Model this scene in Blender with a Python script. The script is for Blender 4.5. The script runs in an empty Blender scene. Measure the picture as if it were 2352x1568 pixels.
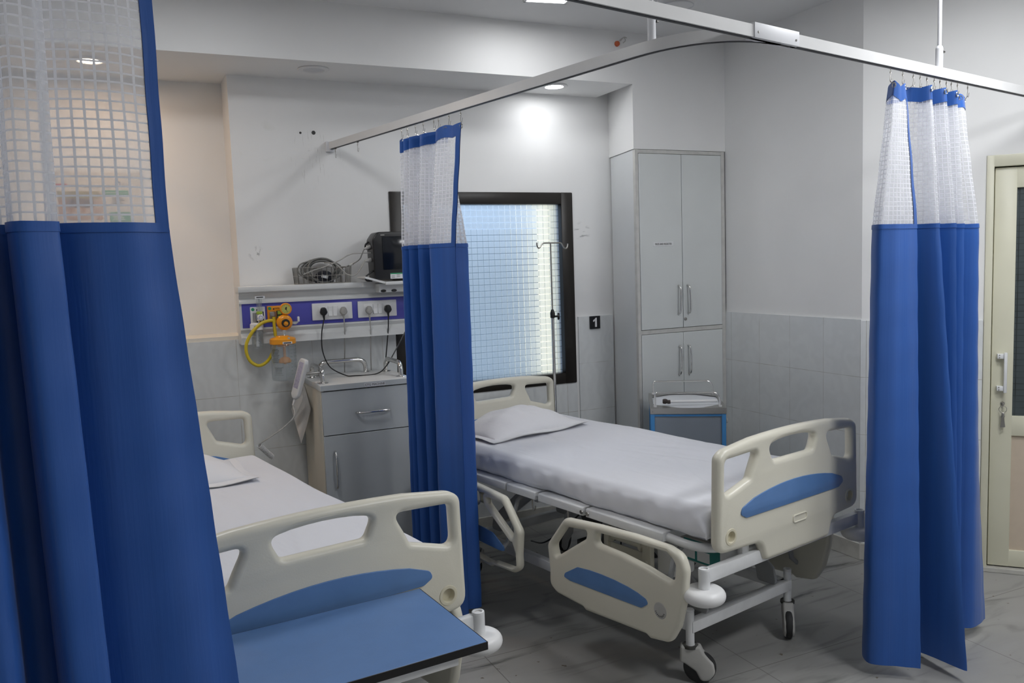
import bpy, bmesh, math, random
from mathutils import Vector, Matrix
random.seed(4)
sc = bpy.context.scene
COL = sc.collection
R = math.radians
V = Vector

# ------------------------------------------------------------------ materials
def _new(name):
    m = bpy.data.materials.new(name); m.use_nodes = True
    nt = m.node_tree
    b = nt.nodes['Principled BSDF']
    return m, nt, b

def mat(name, col, rough=0.5, metal=0.0, var=0.0, scale=6.0, bump=0.0, bscale=40.0, coat=0.0,
        sheen=0.0, spec=0.5, stretch=(1, 1, 1), detail=4.0, var_col=None):
    m, nt, b = _new(name)
    c4 = (*col, 1)
    b.inputs['Base Color'].default_value = c4
    b.inputs['Roughness'].default_value = rough
    b.inputs['Metallic'].default_value = metal
    b.inputs['Coat Weight'].default_value = coat
    b.inputs['Sheen Weight'].default_value = sheen
    b.inputs['Specular IOR Level'].default_value = spec
    tc = nt.nodes.new('ShaderNodeTexCoord')
    mp = nt.nodes.new('ShaderNodeMapping'); mp.inputs['Scale'].default_value = stretch
    nt.links.new(tc.outputs['Object'], mp.inputs['Vector'])
    n = nt.nodes.new('ShaderNodeTexNoise'); n.inputs['Scale'].default_value = scale; n.inputs['Detail'].default_value = detail
    nt.links.new(mp.outputs[0], n.inputs['Vector'])
    if var or var_col:
        mx = nt.nodes.new('ShaderNodeMix'); mx.data_type = 'RGBA'
        mx.inputs[6].default_value = c4
        o = var_col or tuple(c * (1 - var) for c in col)
        mx.inputs[7].default_value = (*o, 1)
        rp = nt.nodes.new('ShaderNodeMapRange'); rp.inputs[1].default_value = 0.4; rp.inputs[2].default_value = 0.7
        nt.links.new(n.outputs['Fac'], rp.inputs[0]); nt.links.new(rp.outputs[0], mx.inputs[0])
        nt.links.new(mx.outputs[2], b.inputs['Base Color'])
    if bump:
        n2 = nt.nodes.new('ShaderNodeTexNoise'); n2.inputs['Scale'].default_value = bscale
        nt.links.new(mp.outputs[0], n2.inputs['Vector'])
        bp = nt.nodes.new('ShaderNodeBump'); bp.inputs['Strength'].default_value = bump; bp.inputs['Distance'].default_value = 0.01
        nt.links.new(n2.outputs['Fac'], bp.inputs['Height']); nt.links.new(bp.outputs[0], b.inputs['Normal'])
    return m

def emis(name, col, strength):
    m, nt, b = _new(name)
    b.inputs['Base Color'].default_value = (.9, .9, .9, 1)
    b.inputs['Emission Color'].default_value = (*col, 1)
    b.inputs['Emission Strength'].default_value = strength
    return m

def math_node(nt, op, a, bval=None, clamp=False):
    n = nt.nodes.new('ShaderNodeMath'); n.operation = op; n.use_clamp = clamp
    for i, x in enumerate((a, bval)):
        if x is None: continue
        if isinstance(x, (int, float)): n.inputs[i].default_value = x
        else: nt.links.new(x, n.inputs[i])
    return n.outputs[0]

def grid_mask(nt, coord, pitch, off, half):
    """1 on the joint lines of a regular grid"""
    a = math_node(nt, 'SUBTRACT', coord, off)
    a = math_node(nt, 'DIVIDE', a, pitch)
    a = math_node(nt, 'FRACT', a)
    a = math_node(nt, 'SUBTRACT', a, 0.5)
    a = math_node(nt, 'ABSOLUTE', a)
    return math_node(nt, 'GREATER_THAN', a, 0.5 - half / pitch)

def tile_mat(name, col, joint, h_axis, pitch_h, off_h, pitch_z=0.305, off_z=0.067, rot=0.0):
    m, nt, b = _new(name)
    tc = nt.nodes.new('ShaderNodeTexCoord')
    mp = nt.nodes.new('ShaderNodeMapping'); mp.inputs['Rotation'].default_value = (0, 0, rot)
    nt.links.new(tc.outputs['Object'], mp.inputs['Vector'])
    sp = nt.nodes.new('ShaderNodeSeparateXYZ'); nt.links.new(mp.outputs[0], sp.inputs[0])
    g1 = grid_mask(nt, sp.outputs[h_axis], pitch_h, off_h, 0.0012)
    g2 = grid_mask(nt, sp.outputs['Z'], pitch_z, off_z, 0.0012)
    g = math_node(nt, 'MAXIMUM', g1, g2)
    # broken joints: the line shows only in places
    n = nt.nodes.new('ShaderNodeTexNoise'); n.inputs['Scale'].default_value = 9; nt.links.new(tc.outputs['Object'], n.inputs['Vector'])
    r1 = nt.nodes.new('ShaderNodeMapRange'); r1.inputs[1].default_value = .35; r1.inputs[2].default_value = .6; r1.inputs[3].default_value = .25
    nt.links.new(n.outputs['Fac'], r1.inputs[0])
    g = math_node(nt, 'MULTIPLY', g, r1.outputs[0])
    w = nt.nodes.new('ShaderNodeTexWave'); w.inputs['Scale'].default_value = 5; w.inputs['Distortion'].default_value = 14
    w.inputs['Detail'].default_value = 3; w.inputs['Detail Scale'].default_value = 1.2
    nt.links.new(tc.outputs['Object'], w.inputs['Vector'])
    mx = nt.nodes.new('ShaderNodeMix'); mx.data_type = 'RGBA'
    mx.inputs[6].default_value = (*[c * .985 for c in col], 1); mx.inputs[7].default_value = (*[min(1, c * 1.03) for c in col], 1)
    nt.links.new(w.outputs['Fac'], mx.inputs[0])
    mx2 = nt.nodes.new('ShaderNodeMix'); mx2.data_type = 'RGBA'
    nt.links.new(g, mx2.inputs[0]); nt.links.new(mx.outputs[2], mx2.inputs[6]); mx2.inputs[7].default_value = (*joint, 1)
    nt.links.new(mx2.outputs[2], b.inputs['Base Color'])
    b.inputs['Roughness'].default_value = 0.28
    return m

def plaster(name, col, marks=()):
    """painted plaster, with scuffs of their own shape at given places"""
    m, nt, b = _new(name)
    tc = nt.nodes.new('ShaderNodeTexCoord')
    n = nt.nodes.new('ShaderNodeTexNoise'); n.inputs['Scale'].default_value = 1.6; n.inputs['Detail'].default_value = 5
    nt.links.new(tc.outputs['Object'], n.inputs['Vector'])
    mx = nt.nodes.new('ShaderNodeMix'); mx.data_type = 'RGBA'
    mx.inputs[6].default_value = (*col, 1); mx.inputs[7].default_value = (*[c * .95 for c in col], 1)
    rp = nt.nodes.new('ShaderNodeMapRange'); rp.inputs[1].default_value = .45; rp.inputs[2].default_value = .7
    nt.links.new(n.outputs['Fac'], rp.inputs[0]); nt.links.new(rp.outputs[0], mx.inputs[0])
    out = mx.outputs[2]
    for (pos, rad, sc_, thr, dark, strc) in marks:
        mp = nt.nodes.new('ShaderNodeMapping'); mp.vector_type = 'POINT'
        mp.inputs['Location'].default_value = [-p for p in pos]
        nt.links.new(tc.outputs['Object'], mp.inputs['Vector'])
        ln = nt.nodes.new('ShaderNodeVectorMath'); ln.operation = 'LENGTH'; nt.links.new(mp.outputs[0], ln.inputs[0])
        r = nt.nodes.new('ShaderNodeMapRange'); r.inputs[1].default_value = rad * .3; r.inputs[2].default_value = rad; r.inputs[3].default_value = 1; r.inputs[4].default_value = 0
        nt.links.new(ln.outputs['Value'], r.inputs[0])
        mp2 = nt.nodes.new('ShaderNodeMapping'); mp2.inputs['Scale'].default_value = strc
        nt.links.new(tc.outputs['Object'], mp2.inputs['Vector'])
        n2 = nt.nodes.new('ShaderNodeTexNoise'); n2.inputs['Scale'].default_value = sc_; n2.inputs['Detail'].default_value = 6
        nt.links.new(mp2.outputs[0], n2.inputs['Vector'])
        r2 = nt.nodes.new('ShaderNodeMapRange'); r2.inputs[1].default_value = thr; r2.inputs[2].default_value = thr + .06
        nt.links.new(n2.outputs['Fac'], r2.inputs[0])
        f = math_node(nt, 'MULTIPLY', r.outputs[0], r2.outputs[0], True)
        mm = nt.nodes.new('ShaderNodeMix'); mm.data_type = 'RGBA'
        nt.links.new(f, mm.inputs[0]); nt.links.new(out, mm.inputs[6]); mm.inputs[7].default_value = (*dark, 1)
        out = mm.outputs[2]
    nt.links.new(out, b.inputs['Base Color'])
    b.inputs['Roughness'].default_value = .55
    n3 = nt.nodes.new('ShaderNodeTexNoise'); n3.inputs['Scale'].default_value = 14
    nt.links.new(tc.outputs['Object'], n3.inputs['Vector'])
    bp = nt.nodes.new('ShaderNodeBump'); bp.inputs['Strength'].default_value = .08; bp.inputs['Distance'].default_value = .01
    nt.links.new(n3.outputs['Fac'], bp.inputs['Height']); nt.links.new(bp.outputs[0], b.inputs['Normal'])
    return m

def marble_floor():
    m, nt, b = _new('marble_floor')
    tc = nt.nodes.new('ShaderNodeTexCoord')
    mp = nt.nodes.new('ShaderNodeMapping'); mp.inputs['Rotation'].default_value = (0, 0, R(8)); mp.inputs['Scale'].default_value = (1, 4.5, 1)
    nt.links.new(tc.outputs['Object'], mp.inputs['Vector'])
    n = nt.nodes.new('ShaderNodeTexNoise'); n.inputs['Scale'].default_value = 1.7; n.inputs['Detail'].default_value = 8; n.inputs['Distortion'].default_value = 1.2
    nt.links.new(mp.outputs[0], n.inputs['Vector'])
    cr = nt.nodes.new('ShaderNodeValToRGB'); e = cr.color_ramp.elements
    e[0].position = .30; e[0].color = (.07, .073, .07, 1)
    e[1].position = .46; e[1].color = (.29, .287, .275, 1)
    x = cr.color_ramp.elements.new(.36); x.color = (.20, .20, .19, 1)
    x = cr.color_ramp.elements.new(.7); x.color = (.32, .317, .305, 1)
    nt.links.new(n.outputs['Fac'], cr.inputs[0])
    sp = nt.nodes.new('ShaderNodeSeparateXYZ'); nt.links.new(tc.outputs['Object'], sp.inputs[0])
    g1 = grid_mask(nt, sp.outputs['X'], .92, .35, .0022); g2 = grid_mask(nt, sp.outputs['Y'], .61, .03, .0022)
    g = math_node(nt, 'MULTIPLY', math_node(nt, 'MAXIMUM', g1, g2), .55)
    mx = nt.nodes.new('ShaderNodeMix'); mx.data_type = 'RGBA'
    nt.links.new(g, mx.inputs[0]); nt.links.new(cr.outputs[0], mx.inputs[6]); mx.inputs[7].default_value = (.07, .065, .055, 1)
    # fine specks of dirt
    n2 = nt.nodes.new('ShaderNodeTexNoise'); n2.inputs['Scale'].default_value = 24; n2.inputs['Detail'].default_value = 2
    nt.links.new(tc.outputs['Object'], n2.inputs['Vector'])
    r2 = nt.nodes.new('ShaderNodeMapRange'); r2.inputs[1].default_value = .715; r2.inputs[2].default_value = .75
    nt.links.new(n2.outputs['Fac'], r2.inputs[0])
    mx2 = nt.nodes.new('ShaderNodeMix'); mx2.data_type = 'RGBA'
    nt.links.new(r2.outputs[0], mx2.inputs[0]); nt.links.new(mx.outputs[2], mx2.inputs[6]); mx2.inputs[7].default_value = (.12, .10, .07, 1)
    nt.links.new(mx2.outputs[2], b.inputs['Base Color'])
    r3 = nt.nodes.new('ShaderNodeMapRange'); r3.inputs[3].default_value = .22; r3.inputs[4].default_value = .5
    nt.links.new(n.outputs['Fac'], r3.inputs[0]); nt.links.new(r3.outputs[0], b.inputs['Roughness'])
    return m

def net_mat(name='curtain_net'):
    """white net: woven bands around square open cells, laid out on the cloth's own UV in metres"""
    m, nt, b = _new(name)
    for n in list(nt.nodes): nt.nodes.remove(n)
    out = nt.nodes.new('ShaderNodeOutputMaterial')
    uv = nt.nodes.new('ShaderNodeUVMap')
    sp = nt.nodes.new('ShaderNodeSeparateXYZ'); nt.links.new(uv.outputs[0], sp.inputs[0])
    g1 = grid_mask(nt, sp.outputs['X'], .022, 0, .0024); g2 = grid_mask(nt, sp.outputs['Y'], .0165, 0, .0017)
    g = math_node(nt, 'MAXIMUM', g1, g2)
    f = math_node(nt, 'MULTIPLY', g, .55); f = math_node(nt, 'ADD', f, .45)
    tr = nt.nodes.new('ShaderNodeBsdfTransparent')
    d = nt.nodes.new('ShaderNodeBsdfDiffuse'); d.inputs[0].default_value = (.88, .89, .93, 1)
    t = nt.nodes.new('ShaderNodeBsdfTranslucent'); t.inputs[0].default_value = (.88, .89, .93, 1)
    a = nt.nodes.new('ShaderNodeMixShader'); a.inputs[0].default_value = .35
    nt.links.new(d.outputs[0], a.inputs[1]); nt.links.new(t.outputs[0], a.inputs[2])
    mx = nt.nodes.new('ShaderNodeMixShader')
    nt.links.new(f, mx.inputs[0]); nt.links.new(tr.outputs[0], mx.inputs[1]); nt.links.new(a.outputs[0], mx.inputs[2])
    nt.links.new(mx.outputs[0], out.inputs[0])
    return m

def clear_mat(name, tint=(1, 1, 1), mixd=.12, rough=.02, gl=.10):
    m, nt, b = _new(name)
    for n in list(nt.nodes): nt.nodes.remove(n)
    out = nt.nodes.new('ShaderNodeOutputMaterial')
    tr = nt.nodes.new('ShaderNodeBsdfTransparent'); tr.inputs[0].default_value = (*tint, 1)
    d = nt.nodes.new('ShaderNodeBsdfDiffuse'); d.inputs[0].default_value = (.8, .82, .83, 1)
    g = nt.nodes.new('ShaderNodeBsdfGlossy'); g.inputs['Roughness'].default_value = rough
    a = nt.nodes.new('ShaderNodeMixShader'); a.inputs[0].default_value = mixd
    nt.links.new(tr.outputs[0], a.inputs[1]); nt.links.new(d.outputs[0], a.inputs[2])
    lw = nt.nodes.new('ShaderNodeLayerWeight'); lw.inputs[0].default_value = .5
    gm = nt.nodes.new('ShaderNodeNewGeometry')
    fz = math_node(nt, 'POWER', lw.outputs['Facing'], 4.0); fz = math_node(nt, 'MULTIPLY', fz, .55); fz = math_node(nt, 'ADD', fz, .05)
    fz = math_node(nt, 'MULTIPLY', fz, math_node(nt, 'SUBTRACT', 1.0, gm.outputs['Backfacing']))
    s = nt.nodes.new('ShaderNodeMixShader')
    nt.links.new(fz, s.inputs[0]); nt.links.new(a.outputs[0], s.inputs[1]); nt.links.new(g.outputs[0], s.inputs[2])
    nt.links.new(s.outputs[0], out.inputs[0])
    return m

def frosted_mat():
    """frosted film squares on a pane with clear lines between them"""
    m, nt, b = _new('frosted_glass')
    for n in list(nt.nodes): nt.nodes.remove(n)
    out = nt.nodes.new('ShaderNodeOutputMaterial')
    tc = nt.nodes.new('ShaderNodeTexCoord'); sp = nt.nodes.new('ShaderNodeSeparateXYZ'); nt.links.new(tc.outputs['Object'], sp.inputs[0])
    g1 = grid_mask(nt, sp.outputs['X'], .0375, .01, .0016); g2 = grid_mask(nt, sp.outputs['Z'], .0375, .012, .0016)
    g = math_node(nt, 'MAXIMUM', g1, g2)
    rf = nt.nodes.new('ShaderNodeBsdfRefraction'); rf.inputs['Roughness'].default_value = .45; rf.inputs['IOR'].default_value = 1.45
    rf.inputs[0].default_value = (.93, .96, .97, 1)
    tl = nt.nodes.new('ShaderNodeBsdfTranslucent'); tl.inputs[0].default_value = (.95, .96, .97, 1)
    df = nt.nodes.new('ShaderNodeBsdfDiffuse'); df.inputs[0].default_value = (.5, .53, .55, 1)
    a = nt.nodes.new('ShaderNodeMixShader'); a.inputs[0].default_value = .30
    nt.links.new(rf.outputs[0], a.inputs[1]); nt.links.new(tl.outputs[0], a.inputs[2])
    a2 = nt.nodes.new('ShaderNodeMixShader'); a2.inputs[0].default_value = .10
    nt.links.new(a.outputs[0], a2.inputs[1]); nt.links.new(df.outputs[0], a2.inputs[2])
    tr = nt.nodes.new('ShaderNodeBsdfTransparent'); tr.inputs[0].default_value = (.72, .74, .75, 1)
    mx = nt.nodes.new('ShaderNodeMixShader')
    nt.links.new(g, mx.inputs[0]); nt.links.new(a2.outputs[0], mx.inputs[1]); nt.links.new(tr.outputs[0], mx.inputs[2])
    nt.links.new(mx.outputs[0], out.inputs[0])
    return m

WHITE = (.80, .80, .795)
MAT = dict(
    plaster=plaster('white_plaster', WHITE),
    plaster_back=plaster('scuffed_plaster', WHITE, [
        ((1.00, 4.61, 2.24), .17, 11, .615, (.50, .50, .48), (13, 1, .9)),
        ((.99, 4.61, 2.30), .12, 13, .665, (.53, .53, .51), (1.0, 1, 12)),
        ((.665, 4.61, 1.735), .045, 34, .56, (.42, .42, .41), (1.6, 1, .8)),
        ((.70, 4.61, 2.33), .13, 9, .56, (.70, .70, .66), (1, 1, 1)),
        ((2.67, 4.61, 1.82), .07, 26, .58, (.4, .4, .4), (.6, 1, 2))]),
    ceiling=plaster('ceiling_paint', (.76, .76, .76)),
    cream_sill=mat('sill_paint', (.78, .74, .66), .5),
    tile_back=tile_mat('tile_back', (.69, .71, .715), (.40, .37, .32), 'X', .40, .13),
    tile_right=tile_mat('tile_right', (.69, .71, .715), (.43, .42, .39), 'Y', .2535, .340),
    tile_angle=tile_mat('tile_angle', (.69, .71, .715), (.34, .31, .26), 'X', .27, .035, rot=math.atan2(.742, .671)),
    skirt=mat('skirting_stone', (.55, .54, .50), .35, var=.3, scale=9),
    floor=marble_floor(),
    cream=mat('cream_plastic', (.70, .675, .575), .34, var=.05, scale=4, bump=.03, bscale=220),
    cream_in=mat('cream_plastic_cup', (.66, .62, .48), .4),
    blue_in=mat('blue_insert', (.10, .215, .46), .38, var=.08, scale=12),
    blue_top=mat('blue_laminate', (.095, .205, .44), .42, var=.05, scale=18, bump=.04, bscale=300),
    black=mat('black_plastic', (.008, .008, .009), .35),
    black_edge=mat('black_edge_band', (.006, .006, .007), .4),
    rubber=mat('dark_rubber', (.02, .021, .022), .6, var=.3, scale=30),
    white_steel=mat('white_powder_coat', (.74, .75, .76), .32, var=.06, scale=20),
    grey_steel=mat('grey_powder_coat', (.36, .37, .38), .4, var=.1, scale=10),
    dark_steel=mat('dark_actuator', (.055, .055, .05), .5, var=.3, scale=14),
    grey_plastic=mat('grey_plastic', (.47, .465, .445), .45, var=.1, scale=16),
    chrome=mat('chrome', (.75, .74, .72), .12, 1.0),
    steel=mat('brushed_steel', (.42, .41, .39), .32, 1.0, bump=.05, bscale=90, stretch=(1, 18, 1)),
    wire=mat('steel_wire', (.42, .40, .37), .3, 1.0),
    sheet=mat('white_cotton', (.735, .745, .795), .85, sheen=.25, bump=.42, bscale=9, var=.03, scale=3, stretch=(1.9, .5, 1)),
    pillow=mat('white_pillowcase', (.755, .755, .785), .85, sheen=.25, bump=.22, bscale=20, var=.03, scale=4),
    curtain=mat('blue_curtain_cloth', (.022, .106, .41), .42, sheen=.12, var=.22, scale=1.5, stretch=(9, 9, .12), bump=.06, bscale=18, spec=.45),
    net=net_mat(),
    rail=mat('rail_aluminium_white', (.70, .70, .70), .3, var=.03, scale=10),
    rail_slot=mat('rail_slot_dark', (.03, .03, .035), .5),
    cover=mat('joint_cover_white', (.72, .73, .76), .45),
    frame_brown=mat('brown_window_frame', (.014, .011, .008), .35, var=.2, scale=20),
    frosted=frosted_mat(),
    panel_white=mat('panel_white', (.68, .69, .685), .35, var=.07, scale=6, stretch=(1, 1, 2)),
    fascia=mat('violet_blue_fascia', (.075, .075, .40), .35, var=.05, scale=9),
    socket=mat('socket_white', (.74, .74, .74), .3),
    orange=mat('orange_plastic', (.80, .30, .012), .28, var=.06, scale=20),
    orange_lid=mat('orange_lid_plastic', (.80, .32, .015), .3),
    yellow=mat('yellow_hose', (.62, .47, .02), .42, var=.06, scale=20),
    dial=mat('dial_face', (.55, .52, .12), .5, var=.08, scale=60),
    clear=clear_mat('clear_plastic', (.88, .90, .91), .10),
    clear2=clear_mat('clear_acrylic', (.97, .97, .97), .02),
    ink=mat('black_ink', (.02, .02, .022), .6),
    gauge_white=mat('gauge_white', (.78, .78, .78), .35),
    green=mat('green_label', (.02, .28, .12), .5),
    lime=mat('lime_label', (.35, .48, .05), .5),
    screen=mat('dark_screen', (.006, .008, .012), .12, var=.1, scale=3),
    cable=mat('grey_cable', (.20, .20, .19), .5, var=.3, scale=30),
    cable_light=mat('pale_grey_cable', (.38, .37, .35), .5, var=.15, scale=30),
    cuff=mat('dark_cuff', (.02, .022, .03), .8),
    carcass=mat('cream_laminate', (.66, .61, .51), .4, var=.06, scale=5, stretch=(1, 1, .4)),
    grey_lam=mat('grey_laminate', (.40, .425, .445), .34, var=.08, scale=4, bump=.02, bscale=20),
    grey_lam_top=mat('pale_laminate', (.60, .605, .60), .34, var=.10, scale=11, detail=8),
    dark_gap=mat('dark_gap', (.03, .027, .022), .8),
    cupboard=mat('cupboard_laminate', (.65, .675, .67), .38, var=.05, scale=3),
    cupboard_side=mat('cupboard_side_laminate', (.66, .68, .69), .4, var=.03, scale=3),
    cupboard_frame=mat('cupboard_frame', (.58, .575, .55), .45, var=.12, scale=20),
    label_paper=mat('label_paper', (.56, .57, .60), .5),
    label_white=mat('label_white', (.72, .73, .74), .5),
    paper=mat('paper', (.62, .59, .56), .7, var=.12, scale=30, detail=6),
    handset=mat('handset_plastic', (.60, .60, .60), .4),
    keypad=mat('handset_keypad', (.42, .40, .52), .5, var=.3, scale=120),
    trolley_blue=mat('trolley_blue_paint', (.06, .27, .60), .35),
    trolley_panel=mat('trolley_grey_panel', (.29, .33, .38), .4, var=.1, scale=4),
    trolley_top=mat('trolley_white_inset', (.70, .72, .76), .3, var=.06, scale=9),
    sign=mat('black_sign', (.008, .008, .012), .2),
    door_paint=mat('cream_door_paint', (.66, .645, .51), .35, var=.05, scale=4),
    door_panel=mat('beige_door_panel', (.56, .47, .37), .5, var=.05, scale=20),
    door_glass=tile_mat('dark_patterned_glass', (.055, .07, .075), (.008, .01, .011), 'X', .030, 0, .030, 0, rot=math.atan2(.742, .671)),
    led=emis('led_diffuser', (.98, .99, 1.0), 14),
    led_warm=emis('warm_led_diffuser', (1.0, .80, .58), 14),
    lamp_off=mat('unlit_diffuser', (.62, .63, .65), .5),
    lamp_ring=mat('lamp_ring_white', (.74, .74, .74), .4),
    copper=mat('orange_wire', (.55, .12, .04), .5),
    sock_dark=mat('socket_hole_dark', (.05, .05, .05), .6),
    poster=mat('poster_paper', (.74, .70, .64), .5),
    poster_a=mat('poster_photo_wall', (.42, .36, .18), .6, var=.3, scale=16),
    poster_b=mat('poster_photo_figures', (.30, .21, .17), .6, var=.75, scale=55, detail=6),
    poster_c=mat('poster_photo_people', (.50, .28, .15), .6, var_col=(.70, .62, .56), scale=34, detail=5),
    poster_g=mat('poster_green', (.11, .36, .20), .5),
    poster_w=mat('poster_white_print', (.8, .8, .76), .5),
    teal=mat('teal_label', (.02, .20, .19), .5),
    red=mat('red_print', (.5, .03, .03), .5),
    brown_ring=mat('brown_tube_mouth', (.42, .30, .20), .6),
    rust=mat('rusty_tip', (.05, .035, .03), .6, var=.5, scale=60),
    outside=mat('outside_cream_wall', (.80, .72, .52), .8, var=.06, scale=2),
    outside_grey=mat('outside_grey_wall', (.30, .33, .33), .8, var=.1, scale=2),
)

# ------------------------------------------------------------------ mesh tools
class MB:
    def __init__(s): s.bm = bmesh.new()
    def merge(s, t, M=None):
        me = bpy.data.meshes.new('tmp'); t.to_mesh(me); t.free()
        if M is not None: me.transform(M)
        s.bm.from_mesh(me); bpy.data.meshes.remove(me); return s
    def add_mesh(s, me, M=None):
        if M is not None: me.transform(M)
        s.bm.from_mesh(me); bpy.data.meshes.remove(me); return s
    def box(s, x0, x1, y0, y1, z0, z1, bev=0.0, seg=2, M=None):
        t = bmesh.new(); bmesh.ops.create_cube(t, size=1)
        for v in t.verts:
            v.co = V((x0 + (v.co.x + .5) * (x1 - x0), y0 + (v.co.y + .5) * (y1 - y0), z0 + (v.co.z + .5) * (z1 - z0)))
        if bev: bmesh.ops.bevel(t, geom=t.edges[:], offset=bev, segments=seg, affect='EDGES', profile=.5)
        return s.merge(t, M)
    def tube(s, pts, r, seg=10, closed=False, M=None, radii=None):
        t = bmesh.new(); pts = [V(p) for p in pts]; n = len(pts); rings = []
        up = None
        for i, p in enumerate(pts):
            if closed: d = pts[(i + 1) % n] - pts[i - 1]
            else: d = pts[min(i + 1, n - 1)] - pts[max(i - 1, 0)]
            d.normalize()
            if up is None:
                a = V((0, 0, 1)) if abs(d.z) < .9 else V((1, 0, 0)); up = d.cross(a).normalized()
            else:
                up = (up - d * up.dot(d))
                up = up.normalized() if up.length > 1e-6 else d.orthogonal().normalized()
            w = d.cross(up); rr = radii[i] if radii else r
            rings.append([t.verts.new(p + (up * math.cos(k * 2 * math.pi / seg) + w * math.sin(k * 2 * math.pi / seg)) * rr) for k in range(seg)])
        m = n if closed else n - 1
        for i in range(m):
            a, b = rings[i], rings[(i + 1) % n]
            for k in range(seg): t.faces.new((a[k], a[(k + 1) % seg], b[(k + 1) % seg], b[k]))
        if not closed:
            t.faces.new(rings[0][::-1]); t.faces.new(rings[-1])
        bmesh.ops.recalc_face_normals(t, faces=t.faces[:])
        return s.merge(t, M)
    def cyl(s, p0, p1, r, seg=18, r2=None, M=None):
        p0, p1 = V(p0), V(p1)
        return s.tube([p0, p1], r, seg, M=M, radii=[r, r if r2 is None else r2])
    def lathe(s, prof, seg=28, M=None):
        t = bmesh.new(); rings = []
        for r, z in prof:
            if r < 1e-6: rings.append([t.verts.new((0, 0, z))])
            else: rings.append([t.verts.new((r * math.cos(k * 2 * math.pi / seg), r * math.sin(k * 2 * math.pi / seg), z)) for k in range(seg)])
        for a, b in zip(rings, rings[1:]):
            for k in range(seg):
                k2 = (k + 1) % seg
                if len(a) == 1 and len(b) == 1: continue
                if len(a) == 1: t.faces.new((a[0], b[k], b[k2]))
                elif len(b) == 1: t.faces.new((a[k], b[0], a[k2]))
                else: t.faces.new((a[k], b[k], b[k2], a[k2]))
        bmesh.ops.recalc_face_normals(t, faces=t.faces[:])
        return s.merge(t, M)
    def torus(s, R_, r, M=None, seg=24, rs=8):
        return s.tube([(R_ * math.cos(k * 2 * math.pi / seg), R_ * math.sin(k * 2 * math.pi / seg), 0) for k in range(seg)], r, rs, True, M)
    def sphere(s, c, r, sx=1, sy=1, sz=1, seg=16):
        t = bmesh.new(); bmesh.ops.create_uvsphere(t, u_segments=seg, v_segments=max(6, seg // 2), radius=r)
        return s.merge(t, Matrix.Translation(c) @ Matrix.Diagonal((sx, sy, sz, 1)))
    def prism(s, poly, f0, f1, bev=0.0, seg=2):
        """poly: 2-D points; f0/f1 map a 2-D point to the two end faces"""
        t = bmesh.new()
        a = [t.verts.new(f0(*p)) for p in poly]; b = [t.verts.new(f1(*p)) for p in poly]; n = len(poly)
        t.faces.new(a[::-1]); t.faces.new(b)
        for i in range(n): t.faces.new((a[i], a[(i + 1) % n], b[(i + 1) % n], b[i]))
        bmesh.ops.recalc_face_normals(t, faces=t.faces[:])
        if bev: bmesh.ops.bevel(t, geom=t.edges[:], offset=bev, segments=seg, affect='EDGES', profile=.5)
        return s.merge(t)
    def quad(s, a, b, c, d):
        vs = [s.bm.verts.new(p) for p in (a, b, c, d)]; s.bm.faces.new(vs); return s
    def obj(s, name, m, parent=None, smooth=38, M=None, loc=None):
        me = bpy.data.meshes.new(name)
        if M is not None: bmesh.ops.transform(s.bm, matrix=M, verts=s.bm.verts[:])
        th = R(smooth)
        for f in s.bm.faces: f.smooth = smooth > 0
        for e in s.bm.edges:
            if len(e.link_faces) == 2 and e.calc_face_angle(0) > th: e.smooth = False
        s.bm.to_mesh(me); s.bm.free()
        if m: me.materials.append(m)
        return link(name, me, parent, loc)

def link(name, data, parent=None, loc=None):
    o = bpy.data.objects.new(name, data); COL.objects.link(o)
    if parent: o.parent = parent
    if loc is not None: o.location = loc
    return o

def thing(name, label, cat, loc=(0, 0, 0), rz=0.0, group=None):
    o = link(name, None, None, loc); o.rotation_euler = (0, 0, rz); o.empty_display_size = .05
    return tag(o, label, cat, group)

def tag(o, label, cat, group=None):
    o['label'] = label; o['category'] = cat
    if group: o['group'] = group
    return o

def struct(o):
    o['kind'] = 'structure'; return o

def roundpoly(pts, rad, seg=6):
    out = []; n = len(pts)
    for i in range(n):
        p = V(pts[i]).to_2d(); a = V(pts[i - 1]).to_2d(); b = V(pts[(i + 1) % n]).to_2d()
        r = rad[i] if isinstance(rad, (list, tuple)) else rad
        d1 = (a - p); d2 = (b - p); l1, l2 = d1.length, d2.length; d1.normalize(); d2.normalize()
        ang = math.acos(max(-1, min(1, d1.dot(d2))))
        if r <= 0 or ang > math.pi - .05: out.append((p.x, p.y)); continue
        t = min(r / math.tan(ang / 2), l1 * .48, l2 * .48)
        p0, p1 = p + d1 * t, p + d2 * t
        for k in range(seg + 1):
            u = k / seg
            q = p0 * (1 - u) ** 2 + p * 2 * u * (1 - u) + p1 * u ** 2
            out.append((q.x, q.y))
    return out

def shape2d(outlines, thick, bevel, res=3):
    """flat outline with holes, given a thickness and rounded edges; lies in XY, centred on Z"""
    cu = bpy.data.curves.new('shape', 'CURVE'); cu.dimensions = '2D'; cu.fill_mode = 'BOTH'
    for pts in outlines:
        sp = cu.splines.new('POLY'); sp.points.add(len(pts) - 1); sp.use_cyclic_u = True
        for q, p in zip(sp.points, pts): q.co = (p[0], p[1], 0, 1)
    cu.extrude = max(thick / 2 - bevel, 1e-4); cu.bevel_depth = bevel; cu.bevel_resolution = res; cu.offset = -bevel
    return curve_mesh(cu)

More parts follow.
